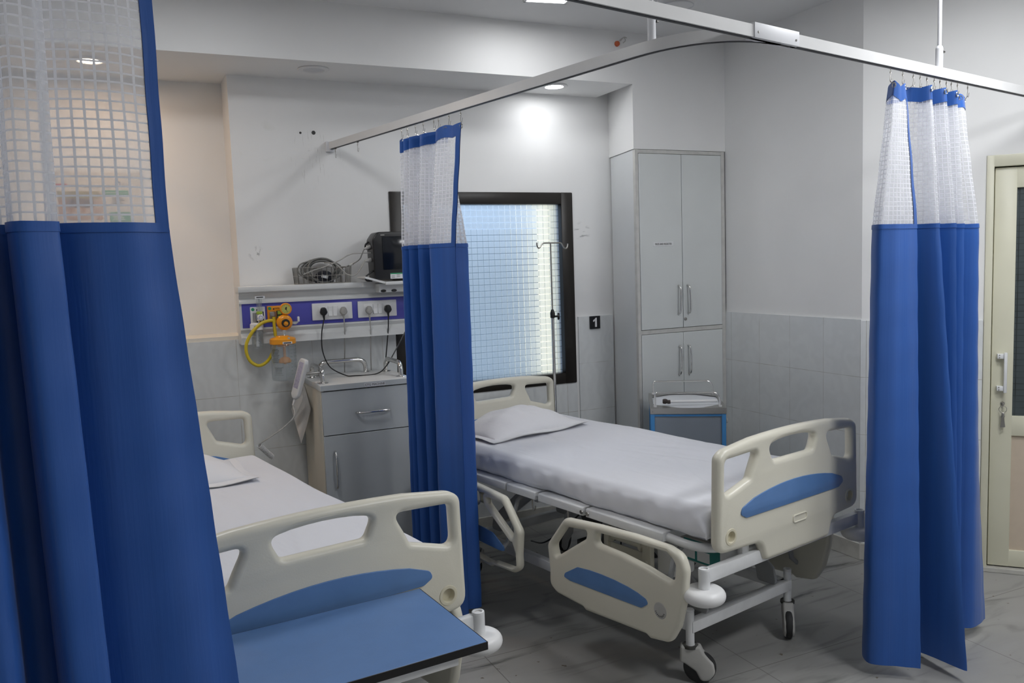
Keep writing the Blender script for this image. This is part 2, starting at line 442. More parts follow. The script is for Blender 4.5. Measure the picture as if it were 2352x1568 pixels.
def curve_mesh(cu):
    ob = bpy.data.objects.new('tmp_curve', cu); COL.objects.link(ob)
    dg = bpy.context.evaluated_depsgraph_get()
    me = bpy.data.meshes.new_from_object(ob.evaluated_get(dg))
    bpy.data.objects.remove(ob); bpy.data.curves.remove(cu)
    me.materials.clear()
    return me

def text_mesh(body, size, align='CENTER', ext=.0004, sx=1.0):
    cu = bpy.data.curves.new('txt', 'FONT'); cu.body = body; cu.size = size; cu.align_x = align; cu.align_y = 'CENTER'; cu.extrude = ext
    me = curve_mesh(cu)
    if sx != 1: me.transform(Matrix.Diagonal((sx, 1, 1, 1)))
    return me

def basis(o, ex, ey, ez=None):
    ex, ey = V(ex).normalized(), V(ey).normalized()
    ez = V(ez).normalized() if ez else ex.cross(ey)
    M = Matrix.Identity(4)
    for i in range(3):
        M[i][0], M[i][1], M[i][2], M[i][3] = ex[i], ey[i], ez[i], V(o)[i]
    return M

def mesh_obj(name, me, m, parent=None, M=None, smooth=38):
    b = MB(); b.add_mesh(me, M)
    bmesh.ops.remove_doubles(b.bm, verts=b.bm.verts[:], dist=1e-5)
    return b.obj(name, m, parent, smooth)

def catmull(P, n, closed=False):
    P = [V(p) for p in P]; out = []
    m = len(P)
    for i in range(m if closed else m - 1):
        p0 = P[(i - 1) % m] if closed or i else P[0] * 2 - P[1]
        p1, p2 = P[i], P[(i + 1) % m]
        p3 = P[(i + 2) % m] if closed or i < m - 2 else P[-1] * 2 - P[-2]
        for k in range(n):
            t = k / n
            out.append(.5 * ((2 * p1) + (p2 - p0) * t + (2 * p0 - 5 * p1 + 4 * p2 - p3) * t * t + (3 * p1 - p0 - 3 * p2 + p3) * t ** 3))
    if not closed: out.append(P[-1].copy())
    return out

def arc_corner(a, c, b, r, n=6):
    """points of a bend with corner c between a and b"""
    a, c, b = V(a), V(c), V(b)
    p0 = c + (a - c).normalized() * r; p1 = c + (b - c).normalized() * r
    return [p0 * (1 - t) ** 2 + c * 2 * t * (1 - t) + p1 * t * t for t in [k / n for k in range(n + 1)]]

# ------------------------------------------------------------------ the room
YB, YC, ZC = 4.61, 4.20, 2.955
XR = 3.48
m = MB(); m.box(-2.4, 5.3, -1.9, 5.0, -.12, 0); floor = struct(m.obj('floor', MAT['floor'], smooth=0))
m = MB(); m.box(-2.4, 5.3, -1.9, 5.0, ZC, ZC + .12); struct(m.obj('ceiling', MAT['ceiling'], smooth=0))
WX0, WX1, WZ0, WZ1 = 1.411, 2.602, .863, 2.067
m = MB()
for a in ((.57, WX0, YB, 4.72, 0, ZC), (WX1, 3.7, YB, 4.72, 0, ZC), (WX0, WX1, YB, 4.72, 0, WZ0), (WX0, WX1, YB, 4.72, WZ1, ZC), (.57, .65, 4.72, 5.0, 0, ZC),
          (-1.25, .57, YB, 5.0, 0, 1.29), (-1.25, .57, YB, 5.0, 2.668, ZC), (-1.25, .57, 4.87, 5.0, 1.29, 2.668), (-2.4, -1.25, YB, 5.0, 0, ZC)):
    m.box(*a)
struct(m.obj('wall_back', MAT['plaster_back'], smooth=0))
m = MB(); m.box(-2.2, 2.80, YC, YB, 2.662, ZC); struct(m.obj('trim_1', MAT['plaster'], smooth=0))          # dropped bulkhead along the back wall
m = MB(); m.prism([(2.80, YC), (XR + .02, YC), (XR + .02, YB), (2.885, YB)], lambda x, y: V((x, y, 2.288)), lambda x, y: V((x, y, ZC)))
struct(m.obj('wall_alcove', MAT['plaster'], smooth=0))
m = MB(); m.box(XR, XR + .2, 3.13, 5.0, 0, ZC); struct(m.obj('wall_right', MAT['plaster'], smooth=0))
m = MB(); m.box(-2.4, -2.2, -1.9, 5.0, 0, ZC); struct(m.obj('wall_left', MAT['plaster'], smooth=0))
m = MB(); m.box(-2.4, 5.3, -1.9, -1.7, 0, ZC); struct(m.obj('wall_front', MAT['plaster'], smooth=0))
# the wall with the door leaves the right wall at an angle
AD = V((.671, -.7415, 0)).normalized(); AN = V((-AD.y, AD.x, 0)) * -1; AO = V((XR, 3.13, 0))
MA = basis(AO, AD, AN * -1, (0, 0, 1))     # local x along the wall, y into the wall, z up
T0, T1, DZ = .557, 1.44, 2.08
m = MB()
for a in ((0, T0, 0, .2, 0, ZC), (T0 - .01, T1 + .01, .14, .2, 0, DZ), (T0, T1, 0, .2, DZ, ZC), (T1, 2.0, 0, .2, 0, ZC)): m.box(*a, M=MA)  # includes a backing added behind the door, blocks sky light leaking in below
struct(m.obj('wall_angled', MAT['plaster'], smooth=0))
pe = MA @ V((2.0, 0, 0))
m = MB(); m.box(pe.x, pe.x + .2, -1.9, pe.y + .05, 0, ZC); struct(m.obj('wall_side', MAT['plaster'], smooth=0))
# tiled dado
m = MB()
m.box(-2.2, WX0, YB - .012, YB, .09, 1.283); m.box(WX0, WX1, YB - .012, YB, .09, WZ0 - .005); m.box(WX1 + .02, 2.88, YB - .012, YB, .09, 1.283)
struct(m.obj('trim_2', MAT['tile_back'], smooth=0))
m = MB(); m.box(XR - .010, XR, 3.13 - .004, 4.22, .09, 1.285); struct(m.obj('trim_3', MAT['tile_right'], smooth=0))
m = MB(); m.box(-.004, T0 - .004, -.010, 0, .09, 1.279, M=MA); struct(m.obj('trim_4', MAT['tile_angle'], smooth=0))
m = MB(); m.box(-1.25, .57, YB - .004, 4.87, 1.283, 1.302); struct(m.obj('trim_5', MAT['cream_sill'], smooth=0))
m = MB(); m.box(-2.2, 2.82, YB - .024, YB, 0, .09, .003); struct(m.obj('baseboard_back', MAT['skirt'], smooth=0))
m = MB(); m.box(XR - .022, XR, 3.115, 4.2, 0, .09, .003); struct(m.obj('baseboard_right', MAT['skirt'], smooth=0))
m = MB(); m.box(-.01, T0 - .004, -.022, 0, 0, .09, .003, M=MA); m.box(T0 - .004, T1, -.016, .13, 0, .024, .003, M=MA); struct(m.obj('baseboard_angled', MAT['skirt'], smooth=0))
# two drilled holes in the plaster
for x, z, r in ((.934, 2.378, .0055), (1.005, 2.381, .0095)):
    m = MB(); m.lathe([(0, 0), (r * .7, 0), (r, .0015), (r * 1.15, 0)], 14, basis((x, YB - .0005, z), (1, 0, 0), (0, 0, 1), (0, -1, 0)))
    o = m.obj('drill_hole', MAT['sock_dark']); tag(o, 'small dark drill hole in the white wall, the %s one beside the scratches' % ('smaller, left' if r < .007 else 'larger, right'), 'hole', 'drill holes in the back wall')

# ---- window
w = struct(thing('window_1', 'dark brown framed frosted window', 'window', (0, 0, 0)))
del w['label'], w['category']
fw = .083
m = MB()
m.box(WX0, WX0 + fw, YB - .012, YB + .07, WZ0, WZ1, .006); m.box(WX1 - fw, WX1, YB - .012, YB + .07, WZ0, WZ1, .006)
m.box(WX0 + fw - .004, WX1 - fw + .004, YB - .010, YB + .068, WZ1 - fw + .01, WZ1, .006); m.box(WX0 + fw - .004, WX1 - fw + .004, YB - .010, YB + .068, WZ0, WZ0 + fw - .015, .006)
m.obj('window_frame', MAT['frame_brown'], w)
m = MB(); m.box(WX0 + fw - .01, WX1 - fw + .01, YB + .03, YB + .035, WZ0 + .06, WZ1 - .07); m.obj('window_pane', MAT['frosted'], w, smooth=0)

# outside: cream wall added on the right in place of the window's sunlit reveal
m = MB(); m.box(2.66, 2.9, 4.73, 5.22, -1, 3.4); struct(m.obj('wall_reveal_standin', MAT['outside'], smooth=0))
m = MB(); m.box(-4.0, 9.0, 8.5, 8.9, -1, 2.02); struct(m.obj('wall_opposite', MAT['outside_grey'], smooth=0))

# ---- door in the angled wall
d = struct(link('door_1', None)); d.matrix_world = MA
m = MB(); f = .045
m.box(T0, T0 + f - .012, -.012, .10, 0, DZ, .004); m.box(T1 - f, T1, -.012, .10, 0, DZ, .004); m.box(T0, T1, -.011, .10, DZ - .055, DZ, .004)
m.obj('door_frame', MAT['door_paint'], d)
L0, L1, LY = T0 + f - .006, T1 - f - .004, .012
m = MB()
m.box(L0, L0 + .095, LY, LY + .04, .03, DZ - .06, .004); m.box(L1 - .095, L1, LY, LY + .04, .03, DZ - .06, .004)
m.box(L0 + .09, L1 - .09, LY + .001, LY + .04, DZ - .16, DZ - .06, .004)
m.box(L0 + .09, L1 - .09, LY + .001, LY + .04, .70, .80, .004); m.box(L0 + .09, L1 - .09, LY + .001, LY + .04, .03, .115, .004)
leaf = m.obj('door_leaf', MAT['door_paint'], d)
m = MB(); m.box(L0 + .09, L1 - .09, LY + .018, LY + .026, .795, DZ - .155); m.obj('glass_panel', MAT['door_glass'], leaf, smooth=0)
m = MB(); m.box(L0 + .09, L1 - .09, LY + .014, LY + .03, .11, .705); m.obj('lower_panel', MAT['door_panel'], leaf, smooth=0)
m = MB()
for z in (1.10, .94): m.box(L0 + .022, L0 + .062, LY - .028, LY, z - .012, z + .012, .003)
m.box(L0 + .05, L0 + .064, LY - .040, LY - .026, .92, 1.12, .003); m.obj('pull_handle', MAT['white_steel'], leaf)
m = MB()
for z in (1.10, .94):
    for dz in (-.006, .006): m.lathe([(0, .0015), (.0028, .001), (.003, 0)], 10, basis((L0 + .031, LY - .028, z + dz), (1, 0, 0), (0, 0, 1), (0, -1, 0)))
m.obj('screw', MAT['steel'], leaf)
m = MB(); m.lathe([(0, .006), (.008, .006), (.010, .002), (.010, 0)], 16, basis((L0 + .052, LY, .862), (1, 0, 0), (0, 0, 1), (0, -1, 0))); m.obj('lock_cylinder', MAT['steel'], leaf)
m = MB(); kc = V((L0 + .052, LY - .016, .835)); m.torus(.017, .0012, basis(kc, (1, 0, 0), (0, 0, 1)))
m.box(kc.x - .004, kc.x + .004, LY - .02, LY - .006, .852, .868, .001)
kr = thing('key_ring', 'bunch of steel keys on a ring hanging from the cream door lock', 'keys')
kr.matrix_world = MA
m.obj('ring', MAT['steel'], kr)
for k in range(4):
    m = MB(); a = -.12 + .08 * k
    Mk = Matrix.Translation(kc + V((0, -.002 - .003 * k, -.017))) @ Matrix.Rotation(a, 4, 'Y')
    m.box(-.006, .006, -.001, .001, -.022, 0, .0008, M=Mk); m.box(-.003, .003, -.0008, .0008, -.072, -.02, M=Mk)
    m.obj('key', MAT['steel'], kr)

# ---- ceiling lamps
def downlight(x, y, z, material, label):
    t = thing('downlight', label, 'ceiling light', (x, y, z), 0, 'round recessed downlights')
    m = MB(); m.lathe([(.052, 0), (.078, 0), (.080, -.003), (.076, -.007), (.056, -.008), (.052, -.004)], 36); m.obj('trim_ring', MAT['lamp_ring'], t)
    m = MB(); m.lathe([(0, -.004), (.054, -.004), (.054, -.001), (0, -.001)], 36); m.obj('diffuser', material, t)
    return t
downlight(2.374, 4.377, 2.662, MAT['led'], 'lit white round downlight in the bulkhead above the window')
downlight(.968, 4.362, 2.662, MAT['lamp_off'], 'unlit round downlight in the bulkhead left of the lit one')
downlight(-.061, 4.482, 2.662, MAT['led_warm'], 'warm glowing downlight above the alcove seen through the curtain net')
def led_panel(x, y, rz, label):
    t = thing('ceiling_panel_light', label, 'ceiling light', (x, y, ZC), rz, 'square ceiling panel lights')
    m = MB(); h = .115
    for a in ((-h, h, -h, -h + .014), (-h, h, h - .014, h), (-h, -h + .014, -h, h), (h - .014, h, -h, h)): m.box(*a, -.014, 0, .002)
    m.obj('frame', MAT['lamp_ring'], t)
    m = MB(); m.box(-h + .013, h - .013, -h + .013, h - .013, -.011, -.004); m.obj('diffuser', MAT['led'], t, smooth=0)
    return t
led_panel(2.02, 3.725, R(-10), 'bright square ceiling panel light at the top edge above the curtain rail')
# round ceiling fitting
t = thing('ceiling_rose', 'pale round flat ceiling fitting behind the curtain rail hanger', 'ceiling fitting', (2.70, 3.63, ZC))
m = MB(); m.lathe([(0, -.030), (.060, -.030), (.085, -.022), (.100, -.004), (.112, -.004), (.114, 0), (0, 0)], 40); m.obj('cover', MAT['lamp_ring'], t)
m = MB(); m.torus(.088, .002, Matrix.Translation((0, 0, -.0235)), 40); m.obj('rim', MAT['lamp_off'], t)
# bare wire ends above the cupboard
t = thing('wire_stub', 'bare orange and grey wire ends poking from the wall near the ceiling', 'wires', (2.708, YC, 2.891))
m = MB(); m.lathe([(0, 0), (.016, 0), (.014, .012), (0, .014)], 14, basis((-.010, 0, -.008), (1, 0, 0), (0, 0, 1), (0, -1, 0))); m.obj('wall_plug', MAT['copper'], t)
m = MB(); m.tube(catmull([(-.004, 0, 0), (.0, -.03, .012), (.018, -.035, .02), (.03, -.03, .006), (.016, -.025, -.008)], 5), .0028, 6)
m.tube(catmull([(.01, -.01, .008), (.02, -.03, .024), (.04, -.03, .022)], 5), .0025, 6); m.obj('wire', MAT['grey_plastic'], t)

# ------------------------------------------------------------------ hospital beds
def sym(pts): return pts + [(-x, z) for x, z in reversed(pts)]
def arc_top(x0, z0, x1, z1, zm, n=10):
    return [(x0 + (x1 - x0) * k / n, z0 + (z1 - z0) * k / n + (zm - (z0 + z1) / 2) * 4 * (k / n) * (1 - k / n)) for k in range(n + 1)]

def end_board(name, parent, M, slot=True):
    out = [(-.447, .597), (-.437, .945), (-.40, .966)] + arc_top(-.33, .979, .33, .979, .993, 8)[1:-1] + [(.40, .966), (.437, .945), (.447, .597), (.265, .588), (.238, .512), (-.172, .512), (-.20, .588)]
    rad = [.05, .05, .08] + [0] * 7 + [.08, .05, .05, .05, .03, .03, .05]
    hole_r = roundpoly([(.212, .936), (.400, .928), (.404, .797), (.262, .838), (.246, .872)], [.028, .02, .025, .02, .03])
    hole_l = [(-x, z) for x, z in hole_r]
    hole_m = roundpoly([(-.152, .942)] + arc_top(-.09, .953, .09, .953, .958, 4) + [(.152, .942), (.122, .881), (-.122, .881)], [.025, 0, 0, 0, 0, 0, .025, .022, .022])
    cup_r = [(.378 + .0215 * math.cos(a), .652 + .0215 * math.sin(a)) for a in [k * math.pi / 9 for k in range(18)]]
    cup_l = [(-.378 + .0215 * math.cos(a), .652 + .0215 * math.sin(a)) for a in [k * math.pi / 9 for k in range(18)]]
    me = shape2d([roundpoly(out, rad), hole_r, hole_l, hole_m], .044, .0185, 4)
    B = basis((0, .023, 0), (1, 0, 0), (0, 0, 1), (0, -1, 0))       # outline plane -> board plane, face at y = 0
    me.transform(B); me = drill(me, [((.378 * s, -.01, .652), (.378 * s, .020, .652), .0205) for s in (-1, 1)])
    brd = mesh_obj(name, me, MAT['cream'], parent, M, 50)
    ins = roundpoly([(-.295, .704), (-.327, .722)] + [(-.317, .744)] + arc_top(-.25, .768, .25, .768, .794, 10) + [(.317, .744), (.327, .722), (.295, .704)], [.02, .02, .02] + [0] * 11 + [.02, .02, .02])
    me = shape2d([ins], .006, .0015, 2)
    mesh_obj('blue_insert', me, MAT['blue_in'], brd, M @ basis((0, -.0005, 0), (1, 0, 0), (0, 0, 1), (0, -1, 0)), 40)
    me = shape2d([ins], .006, .0015, 2)
    mesh_obj('blue_insert', me, MAT['blue_in'], brd, M @ basis((0, .0465, 0), (1, 0, 0), (0, 0, 1), (0, -1, 0)), 40)
    for s in (-1, 1):
        Mc = M @ basis((.378 * s, .001, .652), (1, 0, 0), (0, 0, 1), (0, -1, 0))
        m = MB(); m.lathe([(.0205, .0005), (.0215, .0022), (.0235, .0024), (.030, .0018), (.031, 0), (.0305, -.002)], 30, Mc); m.lathe([(.0204, .0008), (.0196, -.012), (.0185, -.0165), (0, -.0170)], 30, Mc)
        m.obj('corner_cap', MAT['cream_in'], brd)
    if slot:
        m = MB(); me = shape2d([roundpoly([(-.045, .62), (.045, .62), (.047, .652), (-.047, .652)], .014), roundpoly([(-.039, .625), (.039, .625), (.041, .647), (-.041, .647)], .011)], .006, .002, 2)
        mesh_obj('grip_slot', me, MAT['cream'], brd, M @ basis((.035, .0, 0), (1, 0, 0), (0, 0, 1), (0, -1, 0)))
    return brd

def drill(me, holes):
    """blind round holes cut into a board"""
    b = MB(); b.add_mesh(me); bmesh.ops.remove_doubles(b.bm, verts=b.bm.verts[:], dist=1e-5)
    n0 = len(b.bm.faces); me = bpy.data.meshes.new('board'); b.bm.to_mesh(me); b.bm.free()
    c = MB()
    for p, q, r in holes: c.cyl(p, q, r, 30)
    ma = bpy.data.meshes.new('cut'); c.bm.to_mesh(ma); c.bm.free()
    oa = link('tmp_board', me); ob = link('tmp_cut', ma)
    md = oa.modifiers.new('b', 'BOOLEAN'); md.operation = 'DIFFERENCE'; md.solver = 'EXACT'; md.object = ob
    r = bpy.data.meshes.new_from_object(oa.evaluated_get(bpy.context.evaluated_depsgraph_get()))
    for o in (oa, ob): bpy.data.objects.remove(o)
    r.materials.clear()
    return r

RAIL_OUT = [(.693, .602), (.504, .618), (.304, .628), (.134, .628), (.070, .612), (.049, .56), (.061, .446), (.089, .342), (.131, .272), (.226, .256), (.247, .266), (.575, .249), (.592, .259), (.753, .268), (.798, .295), (.795, .36), (.807, .467)]
RAIL_RAD = [.05, 0, 0, .06, .06, .05, 0, 0, .05, .01, .01, .01, .01, .05, .05, .05, .04]
HOLE_A = [(.684, .566), (.555, .580), (.567, .545), (.75, .425), (.763, .470)]
HOLE_B = [(.500, .586), (.327, .597), (.140, .602), (.098, .575), (.108, .497), (.241, .522), (.370, .536), (.508, .541)]
RAIL_INS = [(.612, .420), (.54, .4275), (.47, .430), (.40, .429), (.33, .4235), (.28, .416), (.237, .404), (.228, .388), (.262, .363), (.660, .350), (.697, .356), (.690, .374)]

def side_rail(parent, x, flip, yoff, dz=0.0):
    """one lowered plastic guard; flip mirrors it end for end"""
    fy = (lambda y: yoff - y) if flip else (lambda y: yoff + y)
    S = 1 if x < 0 else -1
    # outline plane (along the bed, up); the face looks outward
    def P(pts): return [(fy(a), b + dz) for a, b in pts]
    me = shape2d([P(roundpoly(RAIL_OUT, RAIL_RAD)), P(roundpoly(HOLE_A, [.03, .015, .01, .01, .03])), P(roundpoly(HOLE_B, [.015, 0, 0, .04, .03, 0, 0, .02]))], .040, .017, 4)
    B = basis((x, 0, 0), (0, 1, 0), (0, 0, 1), (1, 0, 0))
    r = mesh_obj('side_rail', me, MAT['cream'], parent, B, 50)
    me = shape2d([P(roundpoly(RAIL_INS, [.02, 0, 0, 0, 0, 0, .02, .02, .03, 0, .01, .02]))], .006, .0015, 2)
    mesh_obj('blue_insert', me, MAT['blue_in'], r, basis((x - S * .0195, 0, 0), (0, 1, 0), (0, 0, 1), (1, 0, 0)))
    Mg = basis((x - S * .0195, fy(.17), .382 + dz), (0, 1, 0), (0, 0, 1), (-S, 0, 0))
    m = MB(); m.lathe([(0, .002), (.027, .002), (.030, .001), (.031, 0)], 26, Mg); g = m.obj('angle_gauge', MAT['grey_plastic'], r)
    m = MB()
    for k in range(9):
        a = R(200 + 17.5 * k); c, s_ = math.cos(a), math.sin(a)
        m.box(-.001, .001, -.003, .003, .0018, .0027, M=Mg @ Matrix.Translation((c * .021, s_ * .021, 0)) @ Matrix.Rotation(a - math.pi / 2, 4, 'Z'))
    m.obj('gauge_marks', MAT['ink'], g)
    # swing arms behind the guard
    for yy in (.22, .62):
        y = fy(yy); m = MB()
        m.tube([V((x + S * .015, y, .33 + dz)), V((x + S * .055, y, .36 + dz)), V((x + S * .12, y, .545)), V((x + S * .165, y, .57))], .011, 8)
        m.obj('swing_arm', MAT['grey_steel'], r)

def caster(parent, x, y, steer, brake=False):
    M0 = Matrix.Translation((x, y, 0)) @ Matrix.Rotation(steer, 4, 'Z')
    m = MB(); m.cyl((0, 0, .145), (0, 0, .285), .0165, 20, M=M0); m.lathe([(.0165, .283), (.018, .287), (.016, .291), (0, .291)], 20, M0)
    c = m.obj('caster_stem', MAT['white_steel'], parent)
    # housing: a hood over the wheel
    me = shape2d([roundpoly([(-.038, .150), (.038, .150), (.050, .125), (.088, .085), (.094, .045), (.070, .015), (.040, .010), (.020, .050), (-.020, .078), (-.040, .085)], [.01, .01, .02, .03, .03, .02, .02, .02, .01, .01])], .046, .010, 3)
    h = mesh_obj('caster_housing', me, MAT['grey_plastic'], c, M0 @ basis((0, 0, 0), (1, 0, 0), (0, 0, 1), (0, -1, 0)), 50)
    m = MB(); m.lathe([(0, -.017), (.05, -.017), (.060, -.012), (.0625, -.005), (.0625, .005), (.060, .012), (.05, .017), (0, .017)], 30, M0 @ basis((.035, 0, .0625), (1, 0, 0), (0, 0, 1), (0, -1, 0)))
    m.obj('wheel', MAT['rubber'], c)
    m = MB(); m.lathe([(.0185, .150), (.030, .150), (.0305, .140), (.020, .138)], 20, M0); m.obj('collar', MAT['dark_steel'], c)

def hospital_bed(x, y, deg, label, near=True):
    t = thing('hospital_bed', label, 'bed', (x, y, 0), R(deg), 'hospital beds')
    I = Matrix.Identity(4)
    end_board('footboard', t, I)
    end_board('headboard', t, Matrix.Translation((0, 1.965, 0)) @ Matrix.Rotation(math.pi, 4, 'Z'))
    # bumper bars with rollers at both ends
    for yy, s in ((.035, 1), (1.93, -1)):
        bw = .496 if s > 0 else .440
        m = MB(); m.box(-bw + .013, bw - .013, yy - .014, yy + .014, .503, .553, .004); bar = m.obj('bumper_bar', MAT['white_steel'], t)
        for sx in (-bw, bw):
            yq = yy - .010 * s
            m = MB(); m.cyl((sx, yq, .474), (sx, yq, .557), .0205, 22); m.lathe([(.0205, .555), (.0195, .562), (.014, .563), (.013, .558)], 22, Matrix.Translation((sx, yq, 0)))
            p = m.obj('bumper_post', MAT['white_steel'], bar)
            m = MB(); m.lathe([(0, .544), (.0135, .544), (.0138, .559)], 18, Matrix.Translation((sx, yq, 0))); m.obj('post_mouth', MAT['brown_ring'], bar)
            m = MB(); m.lathe([(.018, .490)] + [(.048 + .026 * math.cos(R(80 - 16 * k)), .466 + .026 * math.sin(R(80 - 16 * k))) for k in range(11)] + [(.03, .441), (0, .441)], 40, Matrix.Translation((sx, yq, 0)))
            m.obj('bumper_roller', MAT['gauge_white'], bar)
    # upper frame
    m = MB()
    for sx in (-.20, .20): m.box(sx - .018, sx + .018, .05, 1.92, .500, .560, .004)
    for yy in (.10, .70, 1.20, 1.86): m.box(-.30, .30, yy - .015, yy + .015, .505, .555, .003)
    for sx in (-.24, .24):
        for yy in (.055, 1.91): m.box(sx - .02, sx + .02, yy - .012, yy + .012, .54, .62, .003)
    m.obj('upper_frame', MAT['white_steel'], t)
    # deck sections, each with its own rim
    for (y0, y1) in ((.235, .655), (.672, .965), (.985, 1.195), (1.205, 1.89)):
        m = MB(); m.prism([(-.476, .596), (-.476, .628), (-.470, .632), (.470, .632), (.476, .628), (.476, .596)], lambda a, b, y0=y0: V((a, y0, b)), lambda a, b, y1=y1: V((a, y1, b)), .002, 1)
        ds = m.obj('deck_section', MAT['white_steel'], t)
        if y0 in (.235, .672):
            for sx in (-.477, .477):
                m = MB(); m.lathe([(0, .003), (.008, .003), (.009, 0)], 14, basis((sx, y0 + .008 if y0 > .5 else y1 - .012, .612), (0, 1, 0), (0, 0, 1), (math.copysign(1, sx), 0, 0)))
                m.obj('hinge_bolt', MAT['steel'], ds)
    # tube that ends the deck at the foot
    m = MB()
    pts = [V((-.445, .30, .613))] + arc_corner((-.445, .30, .613), (-.445, .085, .600), (-.33, .062, .588), .09) + [V((0, .062, .588))]
    full = pts + [V((-p.x, p.y, p.z)) for p in reversed(pts[:-1])]
    m.tube(full, .0165, 14); m.obj('mattress_stop', MAT['white_steel'], t)
    # drip hooks under the deck edge
    for yy in (.78, 1.02):
        m = MB(); m.tube(catmull([(-.462, yy, .598), (-.464, yy, .575), (-.466, yy - .004, .553), (-.468, yy - .014, .545), (-.470, yy - .026, .556), (-.470, yy - .028, .568)], 5), .003, 8)
        m.obj('drip_hook', MAT['wire'], t)
    for x_, fl, yo, dz in ((-.545, False, 0, 0), (-.545, True, 1.80, 0), (.505, False, .10, -.075), (.505, True, 1.75, -.075)):
        side_rail(t, x_, fl, yo, dz)
    # lower frame on casters
    m = MB()
    for sx in (-.30, .30): m.box(sx - .02, sx + .02, .25, 1.70, .20, .245, .004)
    for yy in (.25, 1.70): m.box(-.32, .32, yy - .02, yy + .02, .200, .245, .004)
    m.obj('lower_frame', MAT['white_steel'], t)
    for sx, yy, a in ((-.315, .25, R(-50)), (.315, .25, R(-140)), (-.315, 1.70, R(160)), (.315, 1.70, R(200))): caster(t, sx, yy, a)
    # lifting arms and actuators
    for sx in (-.22, .22):
        m = MB(); me = shape2d([roundpoly([(.235, .245), (.33, .245), (.34, .30), (.62, .50), (.60, .54), (.52, .54), (.25, .32)], .02)], .012, .003, 2)
        m.add_mesh(me, basis((sx, 0, 0), (0, 1, 0), (0, 0, 1), (1, 0, 0))); m.obj('lift_arm', MAT['grey_steel'], t)
        m = MB(); me = shape2d([roundpoly([(1.60, .245), (1.68, .245), (1.66, .32), (1.38, .54), (1.30, .54), (1.30, .50), (1.58, .30)], .02)], .012, .003, 2)
        m.add_mesh(me, basis((sx, 0, 0), (0, 1, 0), (0, 0, 1), (1, 0, 0))); m.obj('lift_arm', MAT['grey_steel'], t)
    m = MB(); m.cyl((-.06, .45, .36), (-.06, .95, .47), .026, 16); m.box(-.115, -.005, .92, 1.10, .40, .54, .015); m.cyl((-.06, .98, .47), (-.12, .98, .26), .035, 14)
    m.cyl((.10, .75, .33), (.10, 1.35, .45), .022, 14); m.box(.05, .15, 1.30, 1.48, .39, .52, .012); m.box(-.20, .20, .985, 1.03, .30, .345, .004)
    m.obj('actuator', MAT['dark_steel'], t)
    m = MB(); m.tube(catmull([(-.12, 1.02, .50), (-.22, 1.10, .38), (-.26, 1.2, .30), (-.22, 1.35, .26)], 6), .004, 6)
    m.tube(catmull([(-.33, .60, .52), (-.335, .60, .42), (-.33, .61, .33), (-.28, .64, .24)], 6), .003, 6); m.obj('bed_cable', MAT['black'], t)
    # control unit with its label and the paper-roll bracket by the near guard
    m = MB(); m.box(-.265, .18, .13, .34, .455, .555, .010); box_ = m.obj('control_box', MAT['grey_plastic'], t)
    m = MB(); m.box(-.2668, -.2645, .142, .318, .464, .548); m.obj('warning_label', MAT['teal'], box_)
    m = MB(); m.box(-.2680, -.2665, .262, .308, .474, .540); m.box(-.2680, -.2665, .190, .250, .472, .512); m.obj('label_field', MAT['label_white'], box_)
    m = MB(); m.box(-.2688, -.2678, .280, .300, .512, .534); m.obj('label_mark', MAT['red'], box_)
    m = MB(); m.box(-.370, -.345, .640, .665, .40, .54, .003); m.box(-.370, -.345, .40, .445, .37, .53, .003)
    for z in (.51, .44): m.lathe([(0, .004), (.007, .004), (.008, 0)], 12, basis((-.370, .422, z), (0, 1, 0), (0, 0, 1), (-1, 0, 0)))
    m.box(-.356, -.352, .445, .640, .40, .470); br = m.obj('roller_bracket', MAT['cream'], t)
    m = MB(); m.cyl((-.358, .445, .497), (-.358, .640, .497), .011, 14); m.cyl((-.358, .452, .497), (-.358, .460, .497), .022, 18); m.cyl((-.358, .622, .497), (-.358, .630, .497), .022, 18)
    m.obj('roller', MAT['cream'], br)
    m = MB(); m.box(-.335, -.22, .30, .40, .40, .52, .012); m.obj('relay_box', MAT['gauge_white'], t)
    return t

